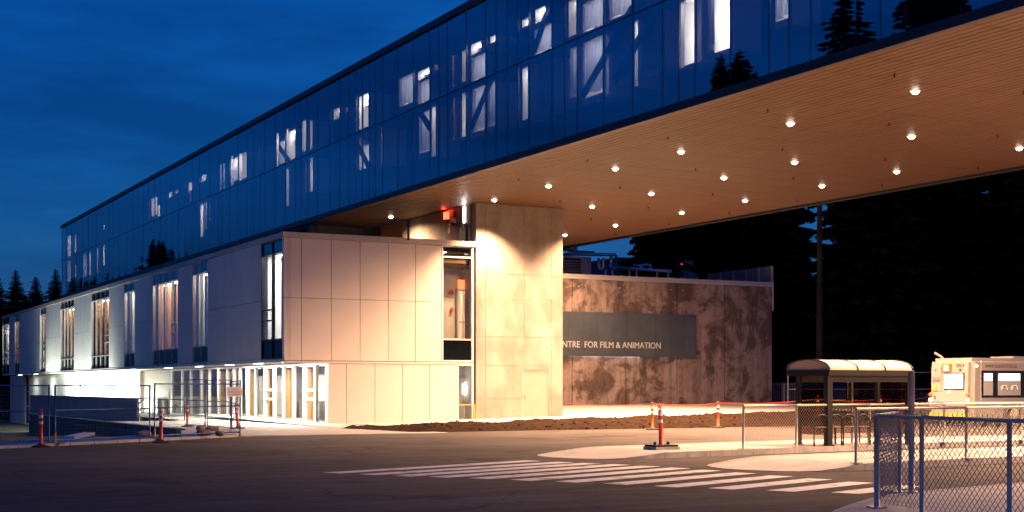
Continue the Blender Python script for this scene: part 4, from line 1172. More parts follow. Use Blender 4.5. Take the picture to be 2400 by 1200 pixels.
# pipe loop
PY=80.5
def pp(px,py): x,z=onY(px,PY,py); return Vector((x,PY,z))
t=thing('pipe_run',tuple(pp(1400,640)),'shiny insulated pipe loop standing on the annex roof','pipe')
MB().tube([pp(1280,595),pp(1442,597),pp(1443.5,599),pp(1444,625),pp(1442,628),pp(1436,629)],.11,12).build('pipe', M['pipe'], t, smooth=True)
MB().tube([pp(1403,605),pp(1403.5,625),pp(1405,629),pp(1411,630),pp(1414,627),pp(1414.5,605)],.10,12).build('pipe', M['pipe'], t, smooth=True)
MB().tube([pp(1432,600),pp(1432,627)],.10,12).build('pipe', M['pipe'], t, smooth=True)
for px in (1424,1440): MB().box(pp(px,640).x-.05,pp(px,640).x+.05,PY+.2,PY+.3,RZ,pp(px,631).z).build('support', M['galv'], t)
t=thing('pipe_run',tuple(pp(1500,640)),'straight insulated pipe along the annex roof with a raised bend','pipe')
MB().tube([pp(1440,627),pp(1572,636)],.11,12).build('pipe', M['pipe'], t, smooth=True)
MB().tube([pp(1486,621),pp(1500,622),pp(1502,630)],.09,10).build('pipe', M['pipe'], t, smooth=True)
MB().tube([pp(1503,631),pp(1504,623),pp(1512,620),pp(1524,621),pp(1526,632)],.09,10).build('pipe', M['pipe'], t, smooth=True)
for px in (1475,1492,1540,1566): MB().box(pp(px,640).x-.05,pp(px,640).x+.05,PY-.05,PY+.05,RZ,pp(px,633).z).build('support', M['galv'], t)
# picket screen on the right end of the roof
t=thing('roof_screen',(AX1-4,AY+1,RZ),'metal picket screen with pale posts on the annex roof corner','screen')
sp=[(1662,641,84.5),(1690,638,82.9),(1719,634,81.3),(1749,631,79.8),(1779,626,78.4),(1809,624,77.1)]
pts=[]
for px,py,Y in sp:
    x,z=onY(px,Y,py); pts.append((x,Y,z)); MB().box(x-.06,x+.06,Y-.06,Y+.06,RZ-.4,z).build('post', M['coping'], t)
for (xa,ya,za),(xb,yb_,zb) in zip(pts[:-1],pts[1:]):
    m=MB(); n=14
    for k in range(1,n):
        u=k/n; x=xa+(xb-xa)*u; y=ya+(yb_-ya)*u; z=za+(zb-za)*u
        m.box(x-.015,x+.015,y-.015,y+.015,RZ,z)
    tag(m.build('picket', M['unit_blue'], t), kind='stuff')
    MB().tube([(xa,ya,za-.15),(xb,yb_,zb-.15)],.03,6).build('rail', M['unit_blue'], t)
# raised duct on the annex roof by the soffit's far edge
xa=onY(1296,84)[0]; xb=onY(1350,84)[0]; zd=onY(1340,84,585)[1]; zu=onY(1340,84,571)[1]
t=thing('roof_duct',((xa+xb)/2,84,RZ),'dark sheet metal duct raised on legs above the annex roof','duct')
MB().prism([(xa,84),(xb,84),(xb+.8,85.2),(xa,85.2)],zd,zu).build('duct_body', M['unit'], t, bevel=.05)
MB().box(xb-.2,xb+1.6,84.2,84.6,zd-.12,zd-.005).build('outlet', M['unit_blue'], t)
for x in (xa+.5,xb-.3): MB().box(x-.06,x+.06,84.3,84.42,RZ,zd).build('leg', M['galv'], t)
# ================================================================== fences, street things, vehicles
def chain_link(name, pts, height, label, zbase=.15, mesh_w=.062, wire=.0045, post_r=.036, end_extra=0.0, top=True, posts=None, group=None):
    """pts: plan points of the run, a post on each; mesh of crossing wires"""
    t=thing(name,(pts[0][0],pts[0][1],zbase),label,'fence',group)
    for i,(x,y) in enumerate(pts):
        if posts is not None and i not in posts: continue
        MB().tube([(x,y,zbase-.05),(x,y,zbase+height+end_extra)],post_r,10).build('post', M['galv'], t, smooth=True)
        MB().box(x-.09,x+.09,y-.09,y+.09,zbase-.01,zbase+.012).build('base_plate', M['galv'], t)
    for (xa,ya),(xb,yb) in zip(pts[:-1],pts[1:]):
        if top: MB().tube([(xa,ya,zbase+height),(xb,yb,zbase+height)],post_r*.8,8).build('top_rail', M['galv'], t, smooth=True)
        L=math.hypot(xb-xa,yb-ya); d=Vector(((xb-xa)/L,(yb-ya)/L,0)); n=Vector((-d.y,d.x,0))
        H=height-.05; m=MB(); z0=zbase+.06
        s=-H
        while s<L:
            for sg in (1,-1):
                # wire through (s,0) rising to (s+H,H) or mirrored
                a0,b0=s,s+H
                u0,u1=max(0,a0),min(L,b0)
                if u1-u0<.02: continue
                h0,h1=u0-a0,u1-a0
                if sg<0: h0,h1=H-h0,H-h1
                off=n*(.004*sg+.03)
                p=Vector((xa,ya,z0))+d*u0+Vector((0,0,h0))+off; q=Vector((xa,ya,z0))+d*u1+Vector((0,0,h1))+off
                m.tube([p,q],wire,3,cap=False)
            s+=mesh_w*1.15
        # twisted barbs over the top rail
        s=0
        while s<L:
            p=Vector((xa,ya,zbase+height-.03))+d*s+n*.03
            m.tube([p,p+d*.02+Vector((0,0,.09))],wire,3,cap=False); s+=mesh_w*1.15
        tag(m.build('wire_mesh', M['wire'], t), kind='stuff')
    return t
# nearest fence on the corner pavement: front run and return
c0=(12.83,14.28)
chain_link('chain_link_fence',[c0,(12.62,13.25),(12.30,11.55),(12.0,9.9),(11.7,8.2)],1.20,'nearest chain link fence on the corner pavement, front run facing the camera',mesh_w=.085,wire=.0046,post_r=.029)
chain_link('chain_link_fence',[(12.92,14.40),(15.07,16.28)],1.20,'short chain link fence return running back from the nearest fence corner',mesh_w=.085,wire=.0040,post_r=.028)
# island fences
chain_link('chain_link_fence',[(22.10,29.55),(24.05,29.85),(26.9,30.25),(29.8,30.4),(33,30.5),(36.2,30.6)],1.10,'chain link fence on the far bus island in front of the shelter',mesh_w=.085,wire=.0040)
chain_link('chain_link_fence',[(20.05,22.95),(23.55,23.35),(27,23.6),(30.5,23.7),(34,23.8)],1.12,'chain link fence on the middle bus island behind the nearest fence',mesh_w=.085,wire=.0040)
# plain post standing by the return
po=thing('sign_post',(15.15,16.12,.15),'plain grey metal post standing beside the nearest fence','post')
zt_p=1.72+(908-873)*21.3/3343
MB().tube([(15.15,16.12,.1),(15.15,16.12,zt_p)],.048,12).build('shaft', M['galv'], po, smooth=True)
MB().lathe((15.15,16.12,.146),[(.11,0),(.11,.02),(.06,.03)],12).build('base_flange', M['galv'], po)
MB().lathe((15.15,16.12,zt_p),[(.05,0),(.045,.02),(.01,.03)],12).build('cap', M['galv'], po)

# ------------------------------------------------------------------ blue site fence
def site_panel(a, b, zt, label, z0=.12, z0b=None, feet=True, gap=.075):
    a=Vector((*a,0)); b=Vector((*b,0)); L=(b-a).length; d=(b-a)/L; n=Vector((-d.y,d.x,0))
    if z0b is None: z0b=z0
    t=thing('site_fence_panel',(a.x,a.y,z0),label,'fence panel','blue construction fence panels')
    def P(s,h):   # h 0..1
        zb_=z0+(z0b-z0)*s; return a+d*(s*L)+Vector((0,0,zb_+(zt-zb_)*h))
    for s in (0.006,.994): MB().tube([P(s,0),P(s,1)],.026,8).build('upright', M['blue_steel'], t, smooth=True)
    for h in (.03,.55,.985): MB().tube([P(.006,h),P(.994,h)],.02,8).build('rail', M['blue_steel'], t, smooth=True)
    m=MB()
    k=0
    while k*gap<L: 
        s=min(.99,k*gap/L+.01); m.tube([P(s,.04),P(s,.975)],.0022,3,cap=False); k+=1
    for j in range(1,16): m.tube([P(.01,.04+j*.06),P(.99,.04+j*.06)],.0022,3,cap=False)
    tag(m.build('wire_mesh', M['blue_steel'], t), kind='stuff')
    if feet:
        p=P(.006,0)
        MB().tube([p-Vector((0,0,.02)),p+Vector((0,0,.26))],.034,8).build('foot_sleeve', M['yellow'], t)
        MB().obox((p.x,p.y,p.z-.03),d*.06,n*.45,(0,0,.02)).build('foot_bar', M['yellow'], t)
    return t
fa=[(2.9,40.05),(7.35,43.35),(7.5,43.46),(10.9,45.95),(11.05,46.06),(14.6,48.35)]
site_panel(fa[0],fa[1],1.80,'blue construction fence panel at the far left edge of the kerb')
site_panel(fa[2],fa[3],1.80,'blue construction fence panel between the two left orange posts')
site_panel(fa[4],fa[5],1.86,'blue construction fence panel behind the second orange post, with the warning sign')
site_panel((14.62,48.45),(16.6,56.2),1.98,'blue construction fence panel turning back from the kerb corner',z0=.03,gap=.42)
site_panel((16.6,56.3),(16.55,59.6),2.05,'blue construction fence panel second back from the kerb corner',z0=.03,gap=.15)
site_panel((16.5,59.7),(16.3,62.0),2.08,'blue construction fence panel farthest back near the entrance',z0=.03)
# warning sign tied to the fence
def kp(px,py):   # point on the third panel's plane
    a=Vector((*fa[4],0)); b=Vector((*fa[5],0)); d=(b-a).normalized(); n=Vector((-d.y,d.x,0))
    r=Vector(ray(px,py)); o=Vector((0,0,CAM_H)); t=((a-o).dot(n))/r.dot(n); return o+r*t
s0=kp(529,930); s1=kp(566,927); s2=kp(529,907)
sd=(s1-s0); sd.z=0; sw=sd.length; sd.normalize(); sn=Vector((sd.y,-sd.x,0)); sh=s2.z-s0.z
ws=thing('warning_sign',tuple(s0),'small white danger construction site sign wired to the blue fence','sign')
c=s0+sd*sw/2+Vector((0,0,sh/2))+sn*.05
MB().obox(c,sd*sw/2,(0,0,sh/2),sn*.004).build('board', M['sign_white'], ws)
for txt,mt,fz,fw in (('DANGER','sign_red',.66,.42),('CONSTRUCTION SITE','sign_ink',.40,.86),('NO TRESPASSING','sign_ink',.14,.74)):
    lettering('lettering',txt,M[mt],ws,s0+sd*sw*(1-fw)/2+Vector((0,0,sh*fz))+sn*.0565,sd,(0,0,1),width=sw*fw,height=sh*.17,depth=0)

# ------------------------------------------------------------------ delineator posts
def delineator(loc, h, label, mtl='orange', lean=(0,0), base='disc', r=.055, group='orange delineator posts'):
    x,y,z=loc; t=thing('delineator_post',loc,label,'delineator',group)
    ax=Vector((lean[0],lean[1],1)).normalized()
    def P(s): return Vector(loc)+ax*s
    MB().tube([P(.02),P(h*.86)],r*1.05,14,r2=r*.95).build('tube', M[mtl], t, smooth=True)
    # looped handle on top
    MB().tube([P(h*.86),P(h*.90)],r*.95,14,r2=r*.6).build('neck', M[mtl], t, smooth=True)
    hp=[P(h*.89)+Vector((-r*.55,0,0)),P(h*.95)+Vector((-r*.6,0,0)),P(h*.99)+Vector((-r*.3,0,0)),P(h*.99)+Vector((r*.3,0,0)),P(h*.95)+Vector((r*.6,0,0)),P(h*.89)+Vector((r*.55,0,0))]
    MB().tube(hp,r*.32,8).build('handle', M[mtl], t, smooth=True)
    for q in (.60,.76):
        MB().tube([P(h*q),P(h*(q+.075))],r*1.13,14,cap=False).build('reflective_band', M['reflective'], t, smooth=True)
    if base=='disc': MB().lathe(loc,[(.26,0),(.27,.03),(.12,.06),(.09,.09)],20).build('base', M['rubber'], t)
    else:
        MB().box(x-.36,x+.36,y-.30,y+.30,z,z+.07).build('pallet', M['kerb'], t)
        MB().box(x-.33,x+.33,y-.27,y+.27,z+.072,z+.12).build('base', M['rubber'], t)
        for sx in (-.2,.2): MB().box(x+sx-.03,x+sx+.03,y-.02,y+.02,z+.12,z+.19).build('bolt_lug', M['rubber'], t)
    return t
delineator((7.0,42.75,0.0),1.10,'orange post with white bands at the far left of the kerb')
delineator((10.9,44.55,0.0),1.10,'orange post with white bands before the blue fence joint')
delineator((16.2,61.5,.02),1.10,'slim red orange post behind the blue fence near the bin',r=.05)
delineator((17.3,57.6,.02),1.12,'leaning red orange post behind the warning sign',lean=(-.12,.0),r=.06)
delineator((20.2,30.45,.145),1.12,'tall orange post on a square weighted base at the island tip',base='square',lean=(-.05,0))
delineator((31.8,48.6,.01),1.12,'orange post with tape at the soil bed behind the island tip post',mtl='orange2')
delineator((35.7,49.5,.01),1.12,'orange post standing alone at the soil bed edge left of the shelter',mtl='orange2')
delineator((43.4,52.3,.12),1.20,'orange post seen through the shelter glass beside its dark corner post',mtl='orange2',r=.07)
delineator((48.0,53.2,.12),1.20,'orange post seen through the right end of the shelter glass',mtl='orange2',r=.08)
# red tape strung between the rear posts
tp_pts=[(35.2,61.7,.95),(31.8,48.6,1.08),(35.7,49.5,1.06),(43.4,52.3,1.18),(48.0,53.2,1.16),(58,60,1.2)]
for i,(a,b) in enumerate(zip(tp_pts[:-1],tp_pts[1:])):
    lab=['red barrier tape from the concrete tower to the first rear orange post','red barrier tape between the two orange posts on the soil bed','red barrier tape sagging from the lone orange post to the shelter','red barrier tape between the two posts behind the shelter','red barrier tape running off right behind the bus'][i]
    a=Vector(a);b=Vector(b); m=MB(); n=16; pr=None
    for k in range(n+1):
        u=k/n; p=a.lerp(b,u); p.z-=.10*math.sin(math.pi*u); 
        tw=.016
        m.v += [(p.x,p.y,p.z-tw),(p.x,p.y,p.z+tw)]
    m.f=[(2*k,2*k+2,2*k+3,2*k+1) for k in range(n)]
    tag(m.build('barrier_tape', M['tape'], None, at=a),lab,'tape','red barrier tape')

# ------------------------------------------------------------------ walls and clutter behind the site fence
rw=thing('retaining_wall',(12.5,60,-1),'low dark green retaining wall behind the blue site fence','wall')
yA,yB=48.6,79.6
n=24
for k in range(n):
    y0=yA+(yB-yA)*k/n; y1=yA+(yB-yA)*(k+1)/n
    ubox('wall_panel', M['teal'], rw, 12.42, 12.6, y0+.008, y1-.008, -1.6, .25+.02*(k%2)*0)
MB().box(12.40,12.72,yA,yB,.25,.30).build('cap', M['teal'], rw)
for k in range(2*n):
    y=yA+(yB-yA)*(k+.5)/(2*n); m=MB().lathe((0,0,0),[(.03,0),(.02,.02)],6); m.v=[(12.42-c,y+a,.05+b) for a,b,c in m.v]; m.build('bolt', M['galv'], rw)
gw=thing('guard_wall',(19.3,100,0),'grey clad guard wall beside the sunken court at the wing','wall')
y0=onX(322,19.3)[0]; y1=onX(72,19.3)[0]; n=20
for k in range(n):
    a=y0+(y1-y0)*k/n; b=y0+(y1-y0)*(k+1)/n
    ubox('cladding_panel', M['guard'], gw, 19.28, 19.42, a+.008, b-.008, -2.0, 1.07)
MB().box(19.25,19.46,y0,y1,1.07,1.11).build('cap', M['mullion'], gw)
MB().box(19.2,19.46,y1,y1+.12,-2.0,1.11).build('end_trim', M['white_metal'], gw)
yr=onX(430,19.3)[0]
hr=thing('hand_rail',(19.35,yr,0),'thin dark handrail continuing from the guard wall past the entrance','railing')
MB().tube([(19.35,yr,1.06),(19.35,y0,1.08)],.03,8).build('rail', M['mullion'], hr)
for k in range(4):
    y=yr+(y0-yr)*k/3.05; MB().tube([(19.35,y,0),(19.35,y,1.05)],.025,8).build('post', M['mullion'], hr)
# litter bin
bx,by=onZ(381,972,.01); lb=thing('litter_bin',(bx,by,.01),'round steel litter bin with a flared lid near the entrance','bin')
MB().lathe((bx,by,.02),[(.30,0),(.32,.05),(.32,.95)],20).build('body', M['alu'], lb, smooth=False)
MB().lathe((bx,by,.975),[(.36,0),(.37,.04),(.25,.12),(.05,.14)],20).build('lid', M['white_metal'], lb)
MB().lathe((bx,by,.40),[(.325,0),(.325,.08)],20).build('band', M['mullion'], lb)
# folded trestle
tx,ty=onZ(301,968,.01); tr=thing('folded_trestle',(tx,ty,.01),'dark folded trestle leaning by the wing\'s lower wall','trestle')
for o_ in (0,.55,1.1):
    MB().tube([(tx,ty-o_*.2,.02),(tx+.25+o_*.3,ty-.9-o_,1.0)],.04,6).build('leg', M['teal'], tr)
MB().tube([(tx+.25,ty-.9,1.0),(tx+.58,ty-2.0,1.0)],.04,6).build('top_bar', M['teal'], tr)
MB().tube([(tx+.05,ty-.2,.25),(tx+.2,ty-1.3,.25)],.04,6).build('cross_bar', M['teal'], tr)
# sandbags on the tarpaulin
def sandbag(x,y,z,a,s,label):
    m=MB(); nu,nv=14,8
    for j in range(nv+1):
        v=math.pi*j/nv
        for i in range(nu):
            u=2*math.pi*i/nu
            sx=.34*math.sin(v)**.6*math.copysign(abs(math.cos(u))**.7,math.cos(u)); sy=.21*math.sin(v)**.6*math.copysign(abs(math.sin(u))**.7,math.sin(u)); sz=-.11*math.cos(v)
            w=1+.12*mnoise.noise(Vector((sx*5+x,sy*5,sz*8)))
            X_=sx*w*s; Y_=sy*w*s
            m.v.append((x+X_*math.cos(a)-Y_*math.sin(a), y+X_*math.sin(a)+Y_*math.cos(a), z+.11*s+sz*s*w*1.25))
    for j in range(nv):
        for i in range(nu):
            k=j*nu+i; k2=j*nu+(i+1)%nu; m.f.append((k,k2,k2+nu,k+nu))
    o=m.build('sandbag', M['sand'], None, at=(x,y,z), smooth=True)
    tag(o,label,'sandbag','sandbags on the tarpaulin')
for px,py,a,s,lab in ((335,1024,.3,1.35,'lone brown sandbag on the tarpaulin left of the second orange post'),(470,1008,.9,1.15,'dark sandbag at the top left of the heap by the fence corner'),(497,1010,.2,1.2,'dark sandbag at the back right of the heap by the fence corner'),(478,1020,.5,1.3,'large dark sandbag at the front of the heap by the fence corner'),(515,1021,1.2,1.15,'brown sandbag at the front right of the heap by the fence corner')):
    x,y=onZ(px,py,.1); sandbag(x,y,.1,a,s*.62,lab)
x,y=onZ(185,1026,.15); pl=MB().obox((x,y,.22),(.36,.24,.05),(-.14,.2,0),(0,-.02,.04)).build('foam_board', M['sign_white'], None, at=(x,y,.15)); tag(pl,'pale board lying on the tarpaulin behind the blue fence','board')

# ------------------------------------------------------------------ bus shelter
SYF=30.05; SZ=.147
SX0=onY(1941,SYF)[0]; SX1=onY(2128,SYF)[0]; SYB=onX(1872,SX0)[0]
def shz(py,d=38.5): return CAM_H+(908-py)*d/3343
zE=shz(876); zTop=shz(843,39)
sh_=thing('bus_shelter',(27.5,30.8,SZ),'dark framed glass bus shelter with a tan barrel roof on the far island','bus shelter')
for x,y in ((SX0,SYF),(SX0,SYB),(SX1,SYF),(SX1,SYB)):
    w=.085 if (x,y)==(SX0,SYF) else .06
    MB().box(x-w,x+w,y-w,y+w,SZ-.02,zE).build('post', M['shelter'], sh_)
    MB().box(x-w-.04,x+w+.04,y-w-.04,y+w+.04,SZ-.01,SZ+.02).build('base_plate', M['shelter'], sh_)
ov=.07
YF_=SYF-.12; YB_=onX(1843,SX0-ov)[0]
MB().box(SX0-ov,SX1+ov,YF_,YF_+.07,zE-.05,zE+.10).box(SX0-ov,SX1+ov,YB_-.07,YB_,zE-.05,zE+.10).box(SX0-ov+.001,SX0-ov+.07,YF_+.071,YB_-.071,zE-.05,zE+.10).box(SX1+ov-.07,SX1+ov-.001,YF_+.071,YB_-.071,zE-.05,zE+.10).build('eave_beam', M['shelter'], sh_)
MB().box(SX0,SX1,SYF-.06,SYF+.06,zE-.22,zE-.06).box(SX0,SX1,SYB-.06,SYB+.06,zE-.22,zE-.06).build('lintel', M['shelter'], sh_)
ya_,yb_=YF_,YB_; yc=(ya_+yb_)/2; hw=(yb_-ya_)/2; hh=zTop-(zE+.1)
def arc(k,n,x,r=1.0): a=math.pi*k/n; return (x,yc-hw*r*math.cos(a),zE+.10+hh*r*math.sin(a)**.85)
n=18; xr=[SX0-ov+.02,SX0-ov+.02+(SX1-SX0+2*ov-.04)/3,SX0-ov+.02+(SX1-SX0+2*ov-.04)*2/3,SX1+ov-.02]
for a,b in zip(xr[:-1],xr[1:]):
    m=MB()
    for k in range(n+1): m.v += [arc(k,n,a+.015),arc(k,n,b-.015),arc(k,n,a+.015,.975),arc(k,n,b-.015,.975)]
    for k in range(n): m.f += [(4*k,4*k+1,4*k+5,4*k+4),(4*k+2,4*k+6,4*k+7,4*k+3)]
    m.build('roof_sheet', M['acrylic'], sh_, smooth=True)
for x in xr:
    m=MB(); m.tube([arc(k,n,x,1.008) for k in range(n+1)],.022,6); m.build('roof_rib', M['shelter'], sh_)
for x in (xr[0]+.03,xr[-1]-.03):
    m=MB(); m.v=[arc(k,n,x,.95) for k in range(n+1)]; m.f=[tuple(range(n+1))]; m.build('gable_sheet', M['acrylic'], sh_)
zg0,zg1=SZ+.28,zE-.24
xs_=[SX0+.1,SX0+(SX1-SX0)*.34,SX0+(SX1-SX0)*.67,SX1-.08]
for y in (SYF,SYB):
    for a,b in zip(xs_[:-1],xs_[1:]):
        if y==SYB: MB().box(a+.02,b-.02,y-.006,y+.006,zg0,zg1).build('glass_panel', M['glass_smoke'], sh_)
    if y==SYB:
        for x in xs_[1:-1]: MB().box(x-.018,x+.018,y-.03,y+.03,SZ,zg1+.03).build('glazing_bar', M['galv'], sh_)
MB().box(SX0-.006,SX0+.006,SYF+.1,SYB-.08,zg0,zg1).build('glass_panel', M['glass_smoke'], sh_)
MB().box(SX1-.006,SX1+.006,SYF+.1,SYB-.08,zg0,zg1).build('glass_panel', M['glass_smoke'], sh_)
# row of pale dots on the glass
zd=shz(960,40.5)
for k in range(22):
    x=SX0+.12+k*(SX1-SX0-.3)/21
    m=MB().lathe((0,0,0),[(.03,0),(.03,.003)],8); m.v=[(x+a,SYB-.008-c,zd+b) for a,b,c in m.v]; m.build('safety_dot', M['sign_white'], sh_)
# bench inside
be=thing('shelter_bench',(27.6,31.2,SZ),'slatted dark bench inside the bus shelter','bench')
for k in range(3): MB().box(26.3,28.9,31.05+k*.13,31.16+k*.13,SZ+.44,SZ+.475).build('seat_slat', M['shelter'], be)
for k in range(2): MB().box(26.3,28.9,31.47,31.50,SZ+.62+k*.16,SZ+.75+k*.16).build('back_slat', M['shelter'], be)
for x in (26.4,27.6,28.8): MB().box(x-.02,x+.02,31.05,31.1,SZ,SZ+.44).box(x-.02,x+.02,31.44,31.468,SZ,SZ+.92).build('leg', M['shelter'], be)
# hoop racks in front of it
for k,(px,lab) in enumerate(((1926,'leftmost dark bicycle hoop partly behind the shelter post'),(1959,'bicycle hoop just right of the shelter post'),(1990,'third bicycle hoop from the shelter post'),(2022,'rightmost bicycle hoop behind the fence post'))):
    x,y=onZ(px,1044,.15); y=30.0; x=onY(px,y)[0]
    t=thing('bicycle_hoop',(x,y,SZ),lab,'bicycle rack','hoop racks by the shelter')
    w=.26; h=.84; pts=[(x-w,y,SZ)]+[(x-w*math.cos(math.pi*q/10),y,SZ+h-w+w*math.sin(math.pi*q/10)) for q in range(11)]+[(x+w,y,SZ)]
    MB().tube(pts,.028,8).build('hoop', M['shelter'], t, smooth=True)
    MB().tube([(x-w,y,SZ+.5),(x+w,y,SZ+.5)],.02,6).build('cross_bar', M['shelter'], t)

# ------------------------------------------------------------------ bus
QX,QY,QW,QL,QH=46.4,45.75,2.6,12.2,3.02
bus=thing('transit_bus',(QX,QY,0),'white city bus with lit saloon and amber rear lamps stopped at the bay','bus')
def B(x0,x1,y0,y1,z0,z1): return (QX+x0,QX+x1,QY+y0,QY+y1,z0,z1)
bm=bmesh.new(); bmesh.ops.create_cube(bm,size=1.0)
for v in bm.verts: v.co=Vector((QL/2+v.co.x*QL,QW/2+v.co.y*QW,.36+(QH-.36)/2+v.co.z*(QH-.36)))
es=[e for e in bm.edges if all(v.co.z>2 for v in e.verts) or (abs(e.verts[0].co.x-e.verts[1].co.x)<.01 and abs(e.verts[0].co.y-e.verts[1].co.y)<.01)]
bmesh.ops.bevel(bm,geom=es,offset=.20,segments=5,affect='EDGES')
# taper the tail upwards a little
for v in bm.verts:
    if v.co.x<.5: v.co.x += max(0,v.co.z-1.5)*.06
me=bpy.data.meshes.new('body'); bm.to_mesh(me); bm.free(); me.polygons.foreach_set('use_smooth',[True]*len(me.polygons)); me.materials.append(M['bus'])
try: me.shade_smooth_by_angle = None
except Exception: pass
body=link(bpy.data.objects.new('body',me),bus,(QX,QY,0))
for p in me.polygons: p.use_smooth = False
tail=lambda z: max(0,z-1.5)*.06
def rear(y0,y1,z0,z1,th=.03,out=.004):
    x=-out+tail((z0+z1)/2)+ (0.0)
    return MB().box(QX+x-th,QX+x+.05,QY+y0,QY+y1,z0,z1)
# rear window, lamps, grille; y=0 is the corner nearest the camera
rear(.42,1.62,1.62,2.36,.012).build('rear_window_frame', M['bus_trim'], bus, bevel=.01)
rear(.47,1.57,1.67,2.31,.022).build('rear_window', M['pane_glow'], bus)  # pane itself glows in place of a lit saloon behind it
rear(1.20,1.74,2.40,2.76,.05).build('lamp_housing', M['orange_lens'], bus, bevel=.02)
rear(1.34,1.60,2.46,2.70,.07).build('direction_lamp', M['amber_hot'], bus)
g=rear(1.80,2.38,1.55,2.62,.008).build('engine_hatch', M['bus'], bus)
for k in range(9): rear(1.86,2.32,1.98+k*.055,2.0+k*.055,.014).build('vent_slot', M['bus_trim'], g)
rear(2.08,2.30,1.58,1.80,.016).build('hazard_plate', M['yellow'], bus)
def rlamp(y,z,r,mt,name):
    m=MB().lathe((0,0,0),[(r,0),(r*.9,.03),(r*.5,.045)],16); m.v=[(QX+tail(z)-.004-c,QY+y+a,z+b) for a,b,c in m.v]; m.build(name, M[mt], bus)
for y in (.16,2.42):
    rlamp(y,1.40,.095,'orange_lens','marker_lamp'); rlamp(y,1.16,.10,'brake','tail_lamp'); rlamp(y,.95,.09,'orange_lens','marker_lamp')
for y,z in ((2.12,2.50),(.66,2.50)): rlamp(y,z,.06,'red_plastic','reflector')
for y in (.5,1.15,1.4,1.65,2.3): rlamp(y,2.83,.035,'amber','marker_lamp')
rlamp(1.3,1.52,.07,'amber_hot','plate_lamp')
rear(.10,2.5,.86,.90,.006).build('bumper_seam', M['bus_trim'], bus)
rear(.0+.1,2.5,1.02,1.08,.005).build('rear_stripe', M['bus_blue'], bus)
rear(.12,2.48,.40,.58,.05).build('bumper', M['bus_yellow'], bus, bevel=.02)
rear(2.15,2.17,1.18,1.36,.006).build('hatch_handle', M['bus_trim'], bus)
lettering('fleet_number','B9614',M['sign_ink'],bus,(QX+tail(2.7)-.012,QY+.88,2.60),(0,-1,0),(0,0,1),width=.42,height=.17,depth=0)
# side windows (the side facing the camera is y=0)
def side(x0,x1,z0,z1,th=.02): return MB().box(QX+x0,QX+x1,QY-th,QY+.04,z0,z1)
side(.62,11.6,1.27,2.46,.012).build('window_band', M['bus_trim'], bus, bevel=.008)
M['bus_glass']=thin_glass('bus window glass',(.9,.9,.9),(.85,.9,.92),.08)
# the saloon is shown as glow put into the upper panes, no cabin behind
wx=[(.74,1.32),(1.60,3.0),(3.25,4.65),(4.9,6.3),(6.55,7.95),(8.2,9.6)]
for i,(a,b) in enumerate(wx):
    w=side(a,b,1.36,2.36,.020).build('side_window', M['grey_wall'], bus, bevel=.01)
    MB().box(QX+a+.06,QX+b-.06,QY-.024,QY-.021,2.02,2.32).build('upper_pane', M['lamp_cabin'] if 'lamp_cabin' in M else M['pane_glow'], w)
    MB().box(QX+a+.06,QX+b-.06,QY-.024,QY-.021,1.40,1.96).build('lower_pane', M['bus_dim'] if 'bus_dim' in M else M['grey_wall'], w)
    for k in range(2):
        x=QX+a+.2+k*(b-a)*.45
        if x+.4<QX+b: MB().tube([(x,QY-.03,1.62),(x+.06,QY-.03,1.78),(x+.3,QY-.03,1.80),(x+.36,QY-.03,1.62)],.02,6).build('seat_handle', M['white_metal'], w)
MB().box(QX+.2,QX+11.9,QY-.014,QY+.02,1.02,1.10).build('side_stripe', M['bus_yellow'], bus)
MB().box(QX+.2,QX+11.9,QY-.013,QY+.02,.95,1.018).build('side_stripe', M['bus_blue'], bus)
MB().box(QX+.6,QX+.62,QY-.006,QY+.02,.42,2.9).build('panel_seam', M['sign_white'], bus)
lettering('web_address','www.translink.bc.ca',M['sign_ink'],bus,(QX+.86,QY-.006,2.585),(1,0,0),(0,0,1),width=1.9,height=.19,depth=0)
rl=MB().lathe((0,0,0),[(.06,0),(.05,.04)],12); rl.v=[(QX+.34+a,QY-c-.005,2.66+b) for a,b,c in rl.v]; rl.build('marker_lamp', M['amber_hot'], bus)
for x in (2.6,9.6):
    m=MB()
    for rr,y0,y1,nm,mt in ((.50,-.03,.32,'wheel','tyre'),):
        m=MB(); n=24
        for yy in (y0,y1): m.v += [(QX+x+rr*math.cos(2*math.pi*k/n),QY+yy,.50+rr*math.sin(2*math.pi*k/n)) for k in range(n)]
        m.f=[tuple(range(n)),tuple(reversed(range(n,2*n)))]+[(k,(k+1)%n,(k+1)%n+n,k+n) for k in range(n)]
        wh=m.build(nm, M[mt], bus)
        m=MB(); 
        for yy in (-.045,-.031): m.v += [(QX+x+.28*math.cos(2*math.pi*k/n),QY+yy,.50+.28*math.sin(2*math.pi*k/n)) for k in range(n)]
        m.f=[tuple(range(n)),tuple(reversed(range(n,2*n)))]+[(k,(k+1)%n,(k+1)%n+n,k+n) for k in range(n)]
        m.build('rim', M['galv'], wh)
MB().box(QX+1.95,QX+3.25,QY-.012,QY+.02,.36,1.0).build('wheel_arch', M['bus_trim'], bus)
MB().tube([(QX+.60,QY+2.2,QH-.05),(QX+.50,QY+2.3,QH+.10),(QX+.28,QY+2.45,QH+.26)],.05,8).build('exhaust_stack', M['galv'], bus)
MB().box(QX+3.2,QX+6.0,QY+.6,QY+2.0,QH-.01,QH+.10).build('roof_unit', M['bus'], bus, bevel=.03)

